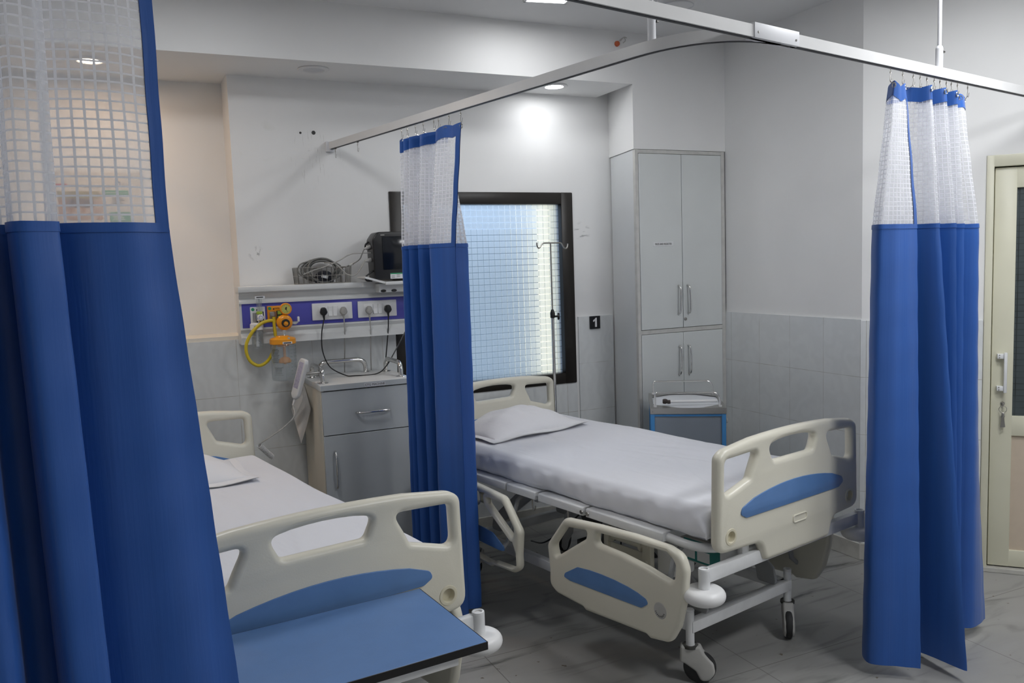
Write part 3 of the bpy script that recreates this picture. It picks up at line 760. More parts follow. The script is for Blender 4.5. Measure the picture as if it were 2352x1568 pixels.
def mattress(x, y, deg, label, z1=.752):
    t = thing('mattress', label, 'mattress', (x, y, 0), R(deg), 'sheeted mattresses')
    bm = bmesh.new(); nx, ny = 90, 180; W, Y0, Y1, Z0 = .440, .058, 1.905, .634
    rng = random.Random(int(x * 100))
    ph = [rng.uniform(0, 6) for _ in range(12)]
    cr_ = [(rng.uniform(-.35, .35), rng.uniform(.2, 1.7), rng.uniform(-.9, .9), rng.uniform(.10, .28), rng.uniform(.010, .020), rng.uniform(-.0034, .0042)) for _ in range(34)]
    def top(u, v):
        X = -W + 2 * W * u; Y = Y0 + (Y1 - Y0) * v
        # rounded shoulders
        e = min(min(u, 1 - u) * 2 * W, .10); ey = min(min(v, 1 - v) * (Y1 - Y0), .10)
        s = 1 - (1 - min(e / .036, 1)) ** 2; s2 = 1 - (1 - min(ey / .036, 1)) ** 2
        z = z1 - .026 * (1 - s) - .024 * (1 - s2)
        z += .0022 * math.sin(9 * X + 5 * Y + ph[0]) + .0016 * math.sin(3 * X - 11 * Y + ph[1]) + .0012 * math.sin(23 * X + 6 * Y + ph[2])
        # pulled creases running out from the centre-right
        z += .0028 * math.exp(-((X - .18 + .25 * (Y - .75)) / .035) ** 2) * math.exp(-((Y - .8) / .35) ** 2)
        for (a_, b_, th_, ln_, wd_, am_) in cr_:
            c0, s0 = math.cos(th_ + 1.2), math.sin(th_ + 1.2); p_ = (X - a_) * c0 + (Y - b_) * s0; q_ = -(X - a_) * s0 + (Y - b_) * c0
            if abs(p_) < 3 * ln_ and abs(q_) < 4 * wd_: z += am_ * math.exp(-(p_ / ln_) ** 2 - (q_ / wd_) ** 2) * min(1, s, s2)
        return V((X, Y, z))
    grid = [[bm.verts.new(top(i / nx, j / ny)) for j in range(ny + 1)] for i in range(nx + 1)]
    for i in range(nx):
        for j in range(ny): bm.faces.new((grid[i][j], grid[i + 1][j], grid[i + 1][j + 1], grid[i][j + 1]))
    # side walls with shallow drapes
    per = [(i, 0) for i in range(nx + 1)] + [(nx, j) for j in range(1, ny + 1)] + [(i, ny) for i in range(nx - 1, -1, -1)] + [(0, j) for j in range(ny - 1, 0, -1)]
    prev = [grid[i][j] for i, j in per]; c = V((0, (Y0 + Y1) / 2, 0))
    K = 12
    for k in range(1, K + 1):
        row = []
        for q, (i, j) in enumerate(per):
            p = grid[i][j].co; f = k / K
            ox = (-1 if i == 0 else 1 if i == nx else 0); oy = (-1 if j == 0 else 1 if j == ny else 0)
            s = q * .0525
            bulge = .012 * math.sin(math.pi * min(f * .9 + .08, 1)) + .0045 * math.sin(s * 3 + ph[3] + 2.2 * f) * f + .0025 * math.sin(s * 7 + ph[4] + 3 * f) + .0015 * math.sin(s * 13 - 4 * f)
            tuck = -.014 * max(0, f - .8) / .2
            wav = .003 * math.sin(s * 2.1 + ph[5]) * f
            row.append(bm.verts.new((p.x + ox * (bulge + tuck), p.y + oy * (bulge * .5 + tuck), p.z + (Z0 + wav - p.z) * f)))
        n = len(per)
        for q in range(n): bm.faces.new((prev[q], prev[(q + 1) % n], row[(q + 1) % n], row[q]))
        prev = row
    bm.faces.new(prev)
    bmesh.ops.recalc_face_normals(bm, faces=bm.faces[:])
    b = MB(); b.bm.free(); b.bm = bm
    b.obj('sheet', MAT['sheet'], t, 80)
    return t

def pillow(bx, by, deg, cx, cy, rz, label, L=.62, Wd=.38, H=.105, base=.754, droop=0.0):
    """flanged pillow lying on the bed whose frame is (bx, by, deg); cx, cy in bed coordinates"""
    a = R(deg)
    p = V((bx + cx * math.cos(a) - cy * math.sin(a), by + cx * math.sin(a) + cy * math.cos(a), base))
    t = thing('pillow', label, 'pillow', p, a + rz, 'white pillows')
    nx, ny = 44, 32; top = bmesh.new(); fl = .035
    rng = random.Random(3 + int(bx * 10)); ph = [rng.uniform(0, 6) for _ in range(8)]
    def prof(u, v):
        e = min(1, max(0, (1 - abs(u)) / .85)); f = min(1, max(0, (1 - abs(v)) / .85))
        return (math.sin(e * math.pi / 2) ** .75) * (math.sin(f * math.pi / 2) ** .75)
    def pt(u, v, up):
        x = u * L / 2 * (1 - .05 * (1 - v * v) * 0); y = v * Wd / 2
        # corners stick out a little
        x *= 1 - .045 * (1 - abs(v)) ** 1; y *= 1 - .05 * (1 - abs(u)) ** 1
        h = H * prof(u, v)
        edge = .012 + .007 * abs(math.sin(2.2 * u + ph[0])) * (abs(v) ** 4) + .006 * abs(math.sin(1.6 * v + ph[1])) * (abs(u) ** 4)
        if up: z = edge + h + .004 * math.sin(14 * u + 5 * v + ph[2]) * prof(u, v) + .003 * math.sin(9 * v - 4 * u + ph[3]) * prof(u, v)
        else: z = edge * .8 - .010 * prof(u, v)
        return V((x, y, max(z, .002)))
    g = []
    for up in (True, False):
        gr = [[top.verts.new(pt(-1 + 2 * i / nx, -1 + 2 * j / ny, up)) for j in range(ny + 1)] for i in range(nx + 1)]
        for i in range(nx):
            for j in range(ny):
                q = (gr[i][j], gr[i + 1][j], gr[i + 1][j + 1], gr[i][j + 1]); top.faces.new(q if up else q[::-1])
        g.append(gr)
    per = [(i, 0) for i in range(nx + 1)] + [(nx, j) for j in range(1, ny + 1)] + [(i, ny) for i in range(nx - 1, -1, -1)] + [(0, j) for j in range(ny - 1, 0, -1)]
    n = len(per)
    for q in range(n):
        (i, j), (k, l) = per[q], per[(q + 1) % n]
        top.faces.new((g[0][i][j], g[1][i][j], g[1][k][l], g[0][k][l]))
    bmesh.ops.recalc_face_normals(top, faces=top.faces[:])
    b = MB(); b.bm.free(); b.bm = top; b.obj('pillow_body', MAT['pillow'], t, 80)
    # flat flange around the seam
    b = MB(); rows = []
    for s in (0, 1):
        row = []
        for (i, j) in per:
            u, v = -1 + 2 * i / nx, -1 + 2 * j / ny; c = pt(u, v, True)
            d = V((u if abs(u) > .97 else u * .25, v if abs(v) > .97 else v * .25, 0))
            d.normalize()
            q = c + d * (fl * s) * (1.25 if abs(u) > .97 and abs(v) > .97 else 1)
            q.z = max(c.z * .9 + (.003 * math.sin(i * .22 + j * .3 + ph[4]) - .004) * s, .003); row.append(q)
        rows.append(row)
    for dz in (.0015, -.0015):
        vs = [[b.bm.verts.new(q + V((0, 0, dz))) for q in row] for row in rows]
        for q in range(n): b.bm.faces.new((vs[0][q], vs[0][(q + 1) % n], vs[1][(q + 1) % n], vs[1][q]))
    b.obj('flange', MAT['pillow'], t, 80)
    return t

B1 = (.452, 2.205, 10.4); B2 = (2.252, 2.335, 11.98)
hospital_bed(*B1, 'cream hospital bed at the front left, blue overbed table against its footboard')
hospital_bed(*B2, 'cream hospital bed below the frosted window, all four casters and lowered guards in view')
mattress(*B1, 'white-sheeted mattress on the front left bed, partly behind the large curtain')
mattress(*B2, 'white-sheeted mattress on the bed below the frosted window')
pillow(*B1, -.055, 1.60, R(-4), 'white flanged pillow on the front left bed, cut off by the large curtain', L=.62, Wd=.38, H=.10)
pillow(*B2, -.045, 1.665, R(3), 'plump white flanged pillow on the bed below the frosted window', L=.60, Wd=.36, H=.105)

# ------------------------------------------------------------------ overbed table
t = thing('overbed_table', 'blue laminate overbed table with black edge standing against the front bed footboard', 'table', (.452, 2.205, 0), R(10.4 - 5.3))
TC = V((-.135, -.265, 0)); hx, hy, zt = .375, .197, .740
m = MB(); m.box(-hx, hx, -hy, hy, zt - .020, zt, .0012, 1, M=Matrix.Translation(TC)); top = m.obj('tabletop', MAT['blue_top'], t)
m = MB(); e = .0022
for a in ((-hx - e, hx + e, -hy - e, -hy), (-hx - e, hx + e, hy, hy + e), (-hx - e, -hx, -hy, hy), (hx, hx + e, -hy, hy)):
    m.box(*a, zt - .0205, zt - .0006, .0006, 1, M=Matrix.Translation(TC))
m.obj('edge_band', MAT['black_edge'], top)
m = MB(); T_ = Matrix.Translation(TC)
m.box(-hx + .03, hx - .07, -hy + .012, -hy + .042, zt - .046, zt - .021, .003, M=T_); m.box(-hx + .03, hx - .07, hy - .06, hy - .03, zt - .046, zt - .021, .003, M=T_)
m.obj('table_rail', MAT['white_steel'], t)
m = MB(); m.box(-hx + .03, -hx + .075, -.03, .03, .09, zt - .03, .006, M=T_); m.obj('column', MAT['white_steel'], t)
m = MB(); m.box(-hx + .02, -hx + .085, -hy + .02, hy - .02, .055, .095, .006, M=T_)
m.box(-hx + .03, hx - .12, -hy + .03, -hy + .07, .055, .09, .006, M=T_); m.obj('base', MAT['grey_steel'], t)
for dx, dy in ((-hx + .05, -hy + .05), (-hx + .05, hy - .05), (hx - .15, -hy + .05)):
    m = MB(); c = TC + V((dx, dy, 0))
    m.lathe([(0, -.012), (.022, -.012), (.025, -.006), (.025, .006), (.022, .012), (0, .012)], 20, basis((c.x, c.y, .025), (1, 0, 0), (0, 0, 1), (0, -1, 0))); m.cyl((c.x, c.y, .03), (c.x, c.y, .058), .008, 10)
    m.obj('castor', MAT['rubber'], t)

# ------------------------------------------------------------------ curtain rail
RB = V((.980, .1995, 0)); RBO = V((1.084, 1.877, 0)); RBN = V((.1995, -.980, 0))        # long rail: direction, point, side toward the room's front
RA0, RA1 = V((1.088, 4.600, 0)), V((1.575, 2.292, 0)); RAD = (RA1 - RA0).normalized(); RAN = V((-RAD.y, RAD.x, 0))
ZR = 2.289; RH = .040; RW = .013
cr = thing('curtain_rail', 'white ceiling-hung curtain rail with a curved branch to the back wall', 'curtain rail')
def sweep(name, path, x0, x1, z0, z1, material, parent):
    m = MB(); rings = []
    n = len(path)
    for i, p in enumerate(path):
        d = (path[min(i + 1, n - 1)] - path[max(i - 1, 0)]).normalized(); s = V((d.y, -d.x, 0))
        rings.append([m.bm.verts.new(p + s * a + V((0, 0, b))) for a, b in ((x0, z0), (x1, z0), (x1, z1), (x0, z1))])
    for a, b in zip(rings, rings[1:]):
        for k in range(4): m.bm.faces.new((a[k], a[(k + 1) % 4], b[(k + 1) % 4], b[k]))
    m.bm.faces.new(rings[0][::-1]); m.bm.faces.new(rings[-1]); bmesh.ops.recalc_face_normals(m.bm, faces=m.bm.faces[:])
    return m.obj(name, material, parent, 30)
longp = [RBO + RB * s for s in (-2.9, 3.15)]
p0, p1, p2 = V((1.568, 2.325, 0)), V((1.641, 1.990, 0)), V((1.965, 2.056, 0))
branch = [RA0] + [p0 * (1 - k / 14) ** 2 + p1 * 2 * (k / 14) * (1 - k / 14) + p2 * (k / 14) ** 2 for k in range(15)]
branch[-1] -= V((0, 0, .001))
for pth in (longp, branch):
    tr = sweep('track', pth, -RW, RW, ZR + .003, ZR + RH, MAT['rail'], cr)
    sweep('track_slot', pth, -RW * .45, RW * .45, ZR + .001, ZR + .0045, MAT['rail_slot'], tr)
m = MB(); q0, q1 = RBO + RB * .70, RBO + RB * .925
Mc = basis((q0 + q1) / 2, RB, (-RB.y, RB.x, 0), (0, 0, 1)); m.box(-.112, .112, -.018, .018, ZR + .001, ZR + RH + .006, .001, M=Mc)
jc = m.obj('joint_cover', MAT['cover'], cr)
m = MB()
for sx in (-.095, .095): m.lathe([(0, .002), (.003, .002), (.004, 0)], 12, Mc @ basis((sx, -.018, ZR + .018), (1, 0, 0), (0, 0, 1), (0, -1, 0)))
m.obj('screw', MAT['steel'], jc)
m = MB(); m.box(RA0.x - .024, RA0.x + .024, YB - .030, YB, ZR - .010, ZR + RH + .004, .003); wb = m.obj('wall_bracket', MAT['cover'], cr)
for hp in (V((1.585, 2.262, 0)), RBO + RB * 1.852):
    m = MB(); m.cyl(hp + V((0, 0, ZR + RH + .07)), hp + V((0, 0, ZC)), .0075, 12); hg = m.obj('hanger_rod', MAT['cover'], cr)
    m = MB(); m.cyl(hp + V((0, 0, ZR + RH)), hp + V((0, 0, ZR + RH + .072)), .0135, 16); m.lathe([(.0135, 0), (.011, .008), (.0075, .011)], 16, Matrix.Translation(hp + V((0, 0, ZR + RH + .072)))); m.obj('clamp_sleeve', MAT['cover'], hg)
    m = MB(); c = hp + V((.014, -.006, ZR + RH + .06)); m.lathe([(0, .008), (.004, .008), (.005, 0)], 10, basis(c, (0, 1, 0), (0, 0, 1), (1, 0, 0))); m.obj('clamp_screw', MAT['steel'], hg)
def s_hook(m, top, n):
    """wire hook below the track: n is the side it opens to"""
    p = V(top)
    m.tube(catmull([p, p + V((0, 0, -.006)), p + n * .004 + V((0, 0, -.014)), p + V((0, 0, -.020)), p - n * .004 + V((0, 0, -.014)), p + V((0, 0, -.010)), p + n * .0015 + V((0, 0, -.026)), p - n * .003 + V((0, 0, -.042)),
                    p + n * .004 + V((0, 0, -.050)), p + n * .010 + V((0, 0, -.042)), p + n * .013 + V((0, 0, -.032))], 4), .0011, 6)
for s in (.035, .30):
    m = MB(); s_hook(m, RA0 + RAD * (s + .03) + V((0, 0, ZR)), RAD); m.box(-.006, .006, -.005, .005, -.004, .001, M=Matrix.Translation(RA0 + RAD * (s + .03) + V((0, 0, ZR))))
    m.obj('runner_hook', MAT['wire'], cr)

# ------------------------------------------------------------------ privacy curtains
def curtain(label, O, D, N, top, mid, bot, zt, zm, zb, hooks, dip=.018, trim_w=.022, trim_side=0, bow=None, crease=.5):
    """cloth lofted through three plan-view paths (s along the rail, w across it): top, seam of net and blue, hem"""
    t = thing('privacy_curtain', label, 'curtain', (0, 0, 0), 0, 'blue curtains with white net tops')
    base = O + D * mid[0][0]; t.location = (base.x, base.y, 0); off = V((base.x, base.y, 0))
    n = 8
    def path(A):
        c = catmull([V((a[0], a[1], 0)) for a in A], n); return c
    PT, PM, PB = path(top), path(mid), path(bot); cols = len(PM)
    ulen = [0]
    for a, b in zip(PM, PM[1:]): ulen.append(ulen[-1] + (b - a).length)
    hookset = {h * n for h in hooks}
    def ztop(i):
        d = min(abs(i - h) for h in hookset) / n
        return zt - dip * min(1, d * 1.1) ** 1.5
    rng = random.Random(int(base.x * 50)); ph = [rng.uniform(0, 6) for _ in range(6)]
    def P(i, z):
        if z >= zm: f = (z - zm) / (zt - zm); q = PM[i].lerp(PT[i], f)
        else: f = (zm - z) / (zm - zb); f = f ** (bow or 1.0); q = PM[i].lerp(PB[i], f)
        w = .0032 * math.sin(ulen[i] * 26 + z * 1.2 + ph[0]) * crease + .0022 * math.sin(ulen[i] * 71 + z * .5 + ph[2]) * crease + .0018 * math.sin(z * 37 + ulen[i] * 12 + ph[1]) * crease
        p = O + D * q.x + N * (q.y + w)
        return V((p.x, p.y, z)) - off
    def loft(name, zf0, zf1, rows, material, i0=0, i1=None, push=0.0, uvs=True):
        i1 = cols - 1 if i1 is None else i1
        bm = bmesh.new(); uvl = bm.loops.layers.uv.new('UVMap'); g = []; info = {}
        for i in range(i0, i1 + 1):
            col = []
            for r in range(rows + 1):
                z = zf0(i) + (zf1(i) - zf0(i)) * r / rows
                p = P(i, min(z, zt))
                if z > zt: p.z = z
                v = bm.verts.new(p); info[v] = (ulen[i], z); col.append(v)
            g.append(col)
        for a, b in zip(g, g[1:]):
            for r in range(rows): bm.faces.new((a[r], b[r], b[r + 1], a[r + 1]))
        for f in bm.faces:
            for l in f.loops: l[uvl].uv = info[l.vert]
        bmesh.ops.recalc_face_normals(bm, faces=bm.faces[:])
        if push:
            bm.normal_update()
            old = bm.verts[:]; nrm = {v: v.normal.copy() for v in old}; fs = bm.faces[:]
            tw_ = {v: bm.verts.new(v.co - nrm[v] * push) for v in old}
            for f in fs:
                g2 = bm.faces.new([tw_[v] for v in reversed(f.verts)])
                for l, l0 in zip(g2.loops, reversed(f.loops[:])): l[uvl].uv = l0[uvl].uv
            for v in old: v.co += nrm[v] * push
        b = MB(); b.bm.free(); b.bm = bm
        return b.obj(name, material, t, 60)
    # the band dips between hooks, so do the cloth rows just under it
    loft('header_band', lambda i: ztop(i) - .052, lambda i: ztop(i), 4, MAT['curtain'], push=.0016)
    k0, k1 = (0, cols - 1)
    tw = 0
    if trim_side:
        tw = 1
        while (ulen[tw] if trim_side < 0 else ulen[-1] - ulen[cols - 1 - tw]) < trim_w: tw += 1
        if trim_side < 0: k0 = tw
        else: k1 = cols - 1 - tw
    loft('net_panel', lambda i: zm, lambda i: ztop(i) - .050, 26, MAT['net'], k0, k1)
    if trim_side:
        a, b = (0, tw) if trim_side < 0 else (cols - 1 - tw, cols - 1)
        loft('edge_trim', lambda i: zm - .002, lambda i: ztop(i) - .050, 24, MAT['curtain'], a, b, push=.0022)
    loft('blue_panel', lambda i: zb, lambda i: zm + .004, 44, MAT['curtain'], push=.0010)
    loft('seam', lambda i: zm - .010, lambda i: zm + .007, 2, MAT['curtain'], push=.0026)
    for h in hooks:
        i = min(h * n, cols - 1); e = P(i, zt - .014); e.z = ztop(i) - .016
        tv = (P(min(i + 1, cols - 1), zt - .02) - P(max(i - 1, 0), zt - .02)); tv.z = 0; tv.normalize()
        m = MB(); m.torus(.0085, .0022, basis(e, tv, (0, 0, 1)), 16, 6); m.obj('eyelet', MAT['chrome'], t)
        q = PT[i]; rp = O + D * q.x; rp = V((rp.x, rp.y, ZR + .002)) - off
        m = MB(); s_hook(m, rp, D)
        m.tube([rp + V((0, 0, -.045)), (rp + V((0, 0, -.045))).lerp(e, .5), e + V((0, 0, .006))], .0011, 6)
        m.obj('hook', MAT['wire'], t)
    return t

curtain('large blue curtain with white net top filling the left edge in the foreground', RBO, RB, RBN,
        top=[(-1.017, .0), (-1.11, .012), (-1.205, -.012), (-1.200, .040), (-1.255, .050), (-1.268, .0), (-1.262, -.045), (-1.305, -.05), (-1.325, .035), (-1.37, .05), (-1.40, -.04), (-1.45, .05), (-1.50, -.04), (-1.56, .04), (-1.6, -.03)],
        mid=[(-1.017, .0), (-1.11, .016), (-1.213, -.016), (-1.206, .048), (-1.262, .056), (-1.276, .0), (-1.262, -.05), (-1.315, -.05), (-1.33, .04), (-1.375, .055), (-1.41, -.04), (-1.46, .05), (-1.51, -.04), (-1.57, .04), (-1.61, -.03)],
        bot=[(-.885, -.01), (-1.02, .030), (-1.175, -.03), (-1.165, .065), (-1.222, .075), (-1.240, .0), (-1.225, -.06), (-1.285, -.06), (-1.30, .05), (-1.345, .07), (-1.39, -.05), (-1.44, .06), (-1.50, -.05), (-1.56, .05), (-1.61, -.03)],
        zt=2.235, zm=1.728, zb=.07, hooks=(0, 1, 2, 4, 6, 9, 11, 13, 14), trim_side=-1, trim_w=.013, crease=1.1)
curtain('blue curtain with white net top hanging between the two beds', RA0, RAD, RAN,
        top=[(.787, .0), (.806, -.018), (.84, .045), (.880, -.045), (.915, .05), (.945, -.05), (.985, .05), (1.03, -.045), (1.075, .05), (1.115, .035), (1.145, -.03), (1.20, -.02), (1.292, .0)],
        mid=[(.745, .0), (.785, -.020), (.82, .060), (.880, -.070), (.90, .07), (.955, -.085), (.99, .07), (1.035, -.085), (1.08, .07), (1.145, .105), (1.105, -.06), (1.17, -.055), (1.262, -.035)],
        bot=[(.728, .0), (.775, -.030), (.81, .070), (.880, -.080), (.91, .07), (.96, -.095), (1.01, .07), (1.06, -.10), (1.11, .07), (1.205, .065), (1.14, -.095), (1.20, -.085), (1.285, -.055)],
        zt=2.242, zm=1.728, zb=.06, hooks=(0, 2, 4, 6, 8, 9, 11, 12), trim_side=1)
curtain('blue curtain with white net top hanging at the right in front of the door', RBO, RB, RBN,
        top=[(1.585, .01), (1.535, .02), (1.500, .015), (1.56, -.04), (1.66, -.03), (1.71, .045), (1.76, -.04), (1.815, .045), (1.86, -.04), (1.91, .04), (1.95, -.05), (2.0, .01), (2.085, -.01)],
        mid=[(1.655, .025), (1.555, .020), (1.452, -.005), (1.52, -.075), (1.66, -.06), (1.72, .075), (1.79, -.06), (1.83, .085), (1.90, -.06), (1.945, .060), (2.00, -.06), (2.07, .055), (2.18, -.03)],
        bot=[(1.579, .100), (1.530, .030), (1.474, -.052), (1.56, -.11), (1.70, .0), (1.690, .215), (1.79, -.01), (1.80, .13), (1.88, -.05), (1.93, .08), (1.99, -.05), (2.07, .06), (2.205, .055)],
        zt=2.244, zm=1.727, zb=.05, hooks=(0, 2, 4, 5, 6, 7, 8, 9, 10, 11, 12), trim_side=-1)

# ------------------------------------------------------------------ bed-head panel with its fittings
hp = thing('bed_head_panel', 'white and violet-blue medical supply panel on the back wall between the beds', 'wall panel', (.545, YB - .012, 1.262))
off = V((-.545, -(YB - .012), -1.262)); TO = Matrix.Translation(off)
X0, X1 = .545, 1.60
prof = [(4.598, 1.535), (4.480, 1.535), (4.480, 1.522), (4.496, 1.502), (4.484, 1.484), (4.484, 1.474), (4.494, 1.474), (4.494, 1.347), (4.484, 1.347), (4.484, 1.338), (4.500, 1.320), (4.476, 1.298), (4.474, 1.262), (4.598, 1.262)]
m = MB(); m.prism(prof, lambda a, b: V((X0, a, b)), lambda a, b: V((X1, a, b))); m.obj('panel_body', MAT['panel_white'], hp, 25, TO)
m = MB(); m.box(X0 - .005, X1, 4.455, 4.598, 1.534, 1.563, .003); m.obj('shelf', MAT['panel_white'], hp, 38, TO)
m = MB(); m.box(X0 + .012, X1, 4.491, 4.495, 1.3475, 1.4735, .001); m.obj('fascia', MAT['fascia'], hp, 38, TO)
m = MB()
for z0 in (1.468, 1.3485): m.box(X0 + .012, X1, 4.487, 4.492, z0, z0 + .005, .001)
m.obj('fascia_ridge', MAT['fascia'], hp, 38, TO)
# gas outlets
def outlet(x0, x1, z0, z1, mt, vac):
    m = MB(); m.box(x0, x1, 4.484, 4.492, z0, z1, .003); p = m.obj('gas_outlet', mt, hp, 38, TO)
    w_ = x1 - x0
    m = MB(); m.box(x0 + .012, x1 - .012 - w_ * .34, 4.481, 4.4845, z0 + .012, z1 - .030, .002); m.obj('outlet_plate', MAT['steel'], p, 38, TO)
    m = MB(); m.box(x1 - .010 - w_ * .33, x1 - .008, 4.4815, 4.4845, z0 + .014, z1 - .026, .001); m.obj('outlet_label', MAT['ink'], p, 38, TO)
    m = MB(); zz = (z0 + z1) / 2 - .008
    for k in (0, 1): m.box(x1 - .006 - w_ * .31, x1 - .013, 4.4805, 4.4818, zz - .022 + .026 * k, zz - .004 + .026 * k)
    m.obj('label_field', MAT['lime' if vac else 'label_white'], p, 38, TO)
    m = MB(); m.lathe([(0, .002), (.0075, .002), (.0085, 0)], 16, TO @ basis((x0 + .014, 4.484, z1 - .013), (1, 0, 0), (0, 0, 1), (0, -1, 0))); m.obj('outlet_badge', MAT['green'], p)
    m = MB(); m.lathe([(0, .0025), (.003, .0025), (.004, 0)], 12, TO @ basis((x0 + .034, 4.484, z1 - .016), (1, 0, 0), (0, 0, 1), (0, -1, 0))); m.obj('screw', MAT['ink'], p)
outlet(.597, .673, 1.366, 1.456, MAT['label_white'], False); outlet(.683, .768, 1.373, 1.457, MAT['orange'], True)
me = text_mesh('VACUUM', .010); mesh_obj('outlet_text', me, MAT['ink'], hp, TO @ basis((.742, 4.483, 1.4435), (1, 0, 0), (0, 0, 1), (0, -1, 0)), 0)
# socket plates
SOCK = {}
for x0, x1, sx in ((.917, 1.136, (.975, 1.081)), (1.167, 1.388, (1.224, 1.333))):
    m = MB(); m.box(x0, x1, 4.482, 4.492, 1.367, 1.458, .003); p = m.obj('socket_plate', MAT['socket'], hp, 38, TO)
    for q in sx:
        m = MB(); m.box(q - .024, q + .024, 4.4795, 4.4825, 1.386, 1.440, .001); m.obj('socket_face', MAT['gauge_white'], p, 38, TO)
    for q in (-.0135, .0135):
        c = (x0 + x1) / 2 + q; m = MB(); m.prism([(4.483, 1.386), (4.4755, 1.386), (4.479, 1.414), (4.4765, 1.440), (4.483, 1.440)], lambda a, b, c=c: V((c - .0105, a, b)), lambda a, b, c=c: V((c + .0105, a, b)), .0008, 1)
        m.obj('switch', MAT['gauge_white'], p, 38, TO)

def plug(x, z, material, cpts, label, r=.0033):
    t = thing('power_cord', label, 'power cord', (x, 4.479, z), 0, 'plugs and cords in the bed-head panel')
    o_ = Matrix.Translation((-x, -4.479, -z))
    me = shape2d([roundpoly([(-.0155, -.012), (-.020, -.002), (-.014, .018), (-.006, .024), (.006, .024), (.014, .018), (.020, -.002), (.0155, -.012), (.006, -.020), (-.006, -.020)], .006)], .030, .008, 3)
    mesh_obj('plug', me, material, t, basis((0, -.015, .004), (1, 0, 0), (0, 0, 1), (0, -1, 0)), 50)
    m = MB(); m.tube([V((0, -.015, -.014)), V((0, -.016, -.024)), V((.001, -.017, -.040))], .005, 10, radii=[.0075, .0055, .0042]); m.obj('strain_relief', material, t)
    pts = [V((x, 4.463, z - .036))] + [V(p) for p in cpts]
    m = MB(); m.tube(catmull(pts, 7), r, 8); m.obj('cable', material, t, 38, o_)
    return t
plug(.974, 1.408, MAT['black'], [(.955, 4.455, 1.29), (.954, 4.44, 1.195), (.985, 4.42, 1.115), (1.055, 4.38, 1.070), (1.10, 4.36, 1.066), (1.22, 4.36, 1.066), (1.285, 4.39, 1.10), (1.345, 4.42, 1.17), (1.42, 4.44, 1.28)], 'black plug far left on the panel, its cord looping over the bedside cabinet top')
plug(1.082, 1.405, MAT['cable_light'], [(1.085, 4.47, 1.30), (1.092, 4.52, 1.20), (1.097, 4.565, 1.10), (1.097, 4.578, .98), (1.10, 4.578, .9)], 'grey plug second from left, in the same plate as the looping black cord')
plug(1.225, 1.402, MAT['cable_light'], [(1.230, 4.47, 1.29), (1.238, 4.52, 1.18), (1.248, 4.565, 1.08), (1.25, 4.578, .95)], 'grey plug third from left, in the right-hand socket plate')
plug(1.332, 1.403, MAT['black'], [(1.329, 4.47, 1.29), (1.330, 4.52, 1.18), (1.330, 4.565, 1.07), (1.33, 4.578, .95)], 'black plug far right on the panel with a straight hanging cord')

# ---- oxygen flowmeter with humidifier bottle
fx, fy_ = .632, 4.452
t = thing('oxygen_flowmeter', 'clear oxygen flowmeter with white-capped humidifier bottle on the panel', 'flowmeter', (fx, fy_, 1.24))
o_ = Matrix.Translation((-fx, -fy_, -1.24)); C_ = lambda x, z, y=0: Matrix.Translation((x - fx, y, z - 1.24))
m = MB(); m.lathe([(.013, 1.43 - 1.24), (.0145, 1.435 - 1.24), (.0145, 1.50 - 1.24), (.010, 1.508 - 1.24), (0, 1.508 - 1.24)], 20); m.obj('flow_tube', MAT['clear'], t, M=C_(.640, 1.24) )
m = MB(); m.cyl((.640 - fx, 0, .195), (.640 - fx, 0, .262), .0045, 10); m.obj('inner_tube', MAT['clear'], t)
m = MB(); m.box(.618 - fx, .668 - fx, -.017, -.014, 1.499 - 1.24, 1.513 - 1.24); tg = m.obj('name_label', MAT['label_white'], t)
m = MB(); m.box(.626 - fx, .660 - fx, -.0176, -.0169, 1.504 - 1.24, 1.509 - 1.24); m.obj('label_print', MAT['ink'], tg)
m = MB(); m.box(.624 - fx, .652 - fx, -.013, .006, 1.418 - 1.24, 1.434 - 1.24, .003); m.obj('lime_collar', MAT['lime'], t)
m = MB(); m.box(.622 - fx, .654 - fx, -.012, .030, 1.385 - 1.24, 1.42 - 1.24, .004); m.cyl((.636 - fx, 0, .115), (.636 - fx, 0, .15), .006, 10); m.obj('valve_body', MAT['chrome'], t)
m = MB(); m.lathe([(0, .022), (.013, .022), (.0155, .018), (.0155, .002), (.013, 0)], 24, basis((.640 - fx, -.012, 1.403 - 1.24), (1, 0, 0), (0, 0, 1), (0, -1, 0))); kn = m.obj('knob', MAT['gauge_white'], t)
m = MB(); m.torus(.009, .0009, basis((.640 - fx, -.0345, 1.403 - 1.24), (1, 0, 0), (0, 0, 1)), 20, 6); m.obj('knob_mark', MAT['fascia'], kn)
bx = .621 - fx
m = MB(); m.lathe([(0, .134), (.026, .134), (.0335, .129), (.0345, .100), (.031, .098), (0, .098)], 26, Matrix.Translation((bx, 0, 0))); m.obj('bottle_cap', MAT['gauge_white'], t)
m = MB(); m.lathe([(.029, .100), (.0305, .09), (.029, .02), (.024, .002), (0, 0), (0, .002), (.022, .004), (.027, .022), (.0285, .09)], 26, Matrix.Translation((bx, 0, 0))); m.obj('bottle', MAT['clear'], t)
m = MB(); m.cyl((bx, 0, .028), (bx, 0, .10), .005, 10); m.cyl((bx, 0, .012), (bx, 0, .036), .0105, 14); m.obj('diffuser_stem', MAT['gauge_white'], t)
m = MB(); m.lathe([(0, .012), (.005, .012), (.0065, 0)], 12, basis((bx - .012, -.026, .117), (1, 0, 0), (0, 0, 1), (0, -1, 0))); m.obj('outlet_nipple', MAT['steel'], t)
m = MB()
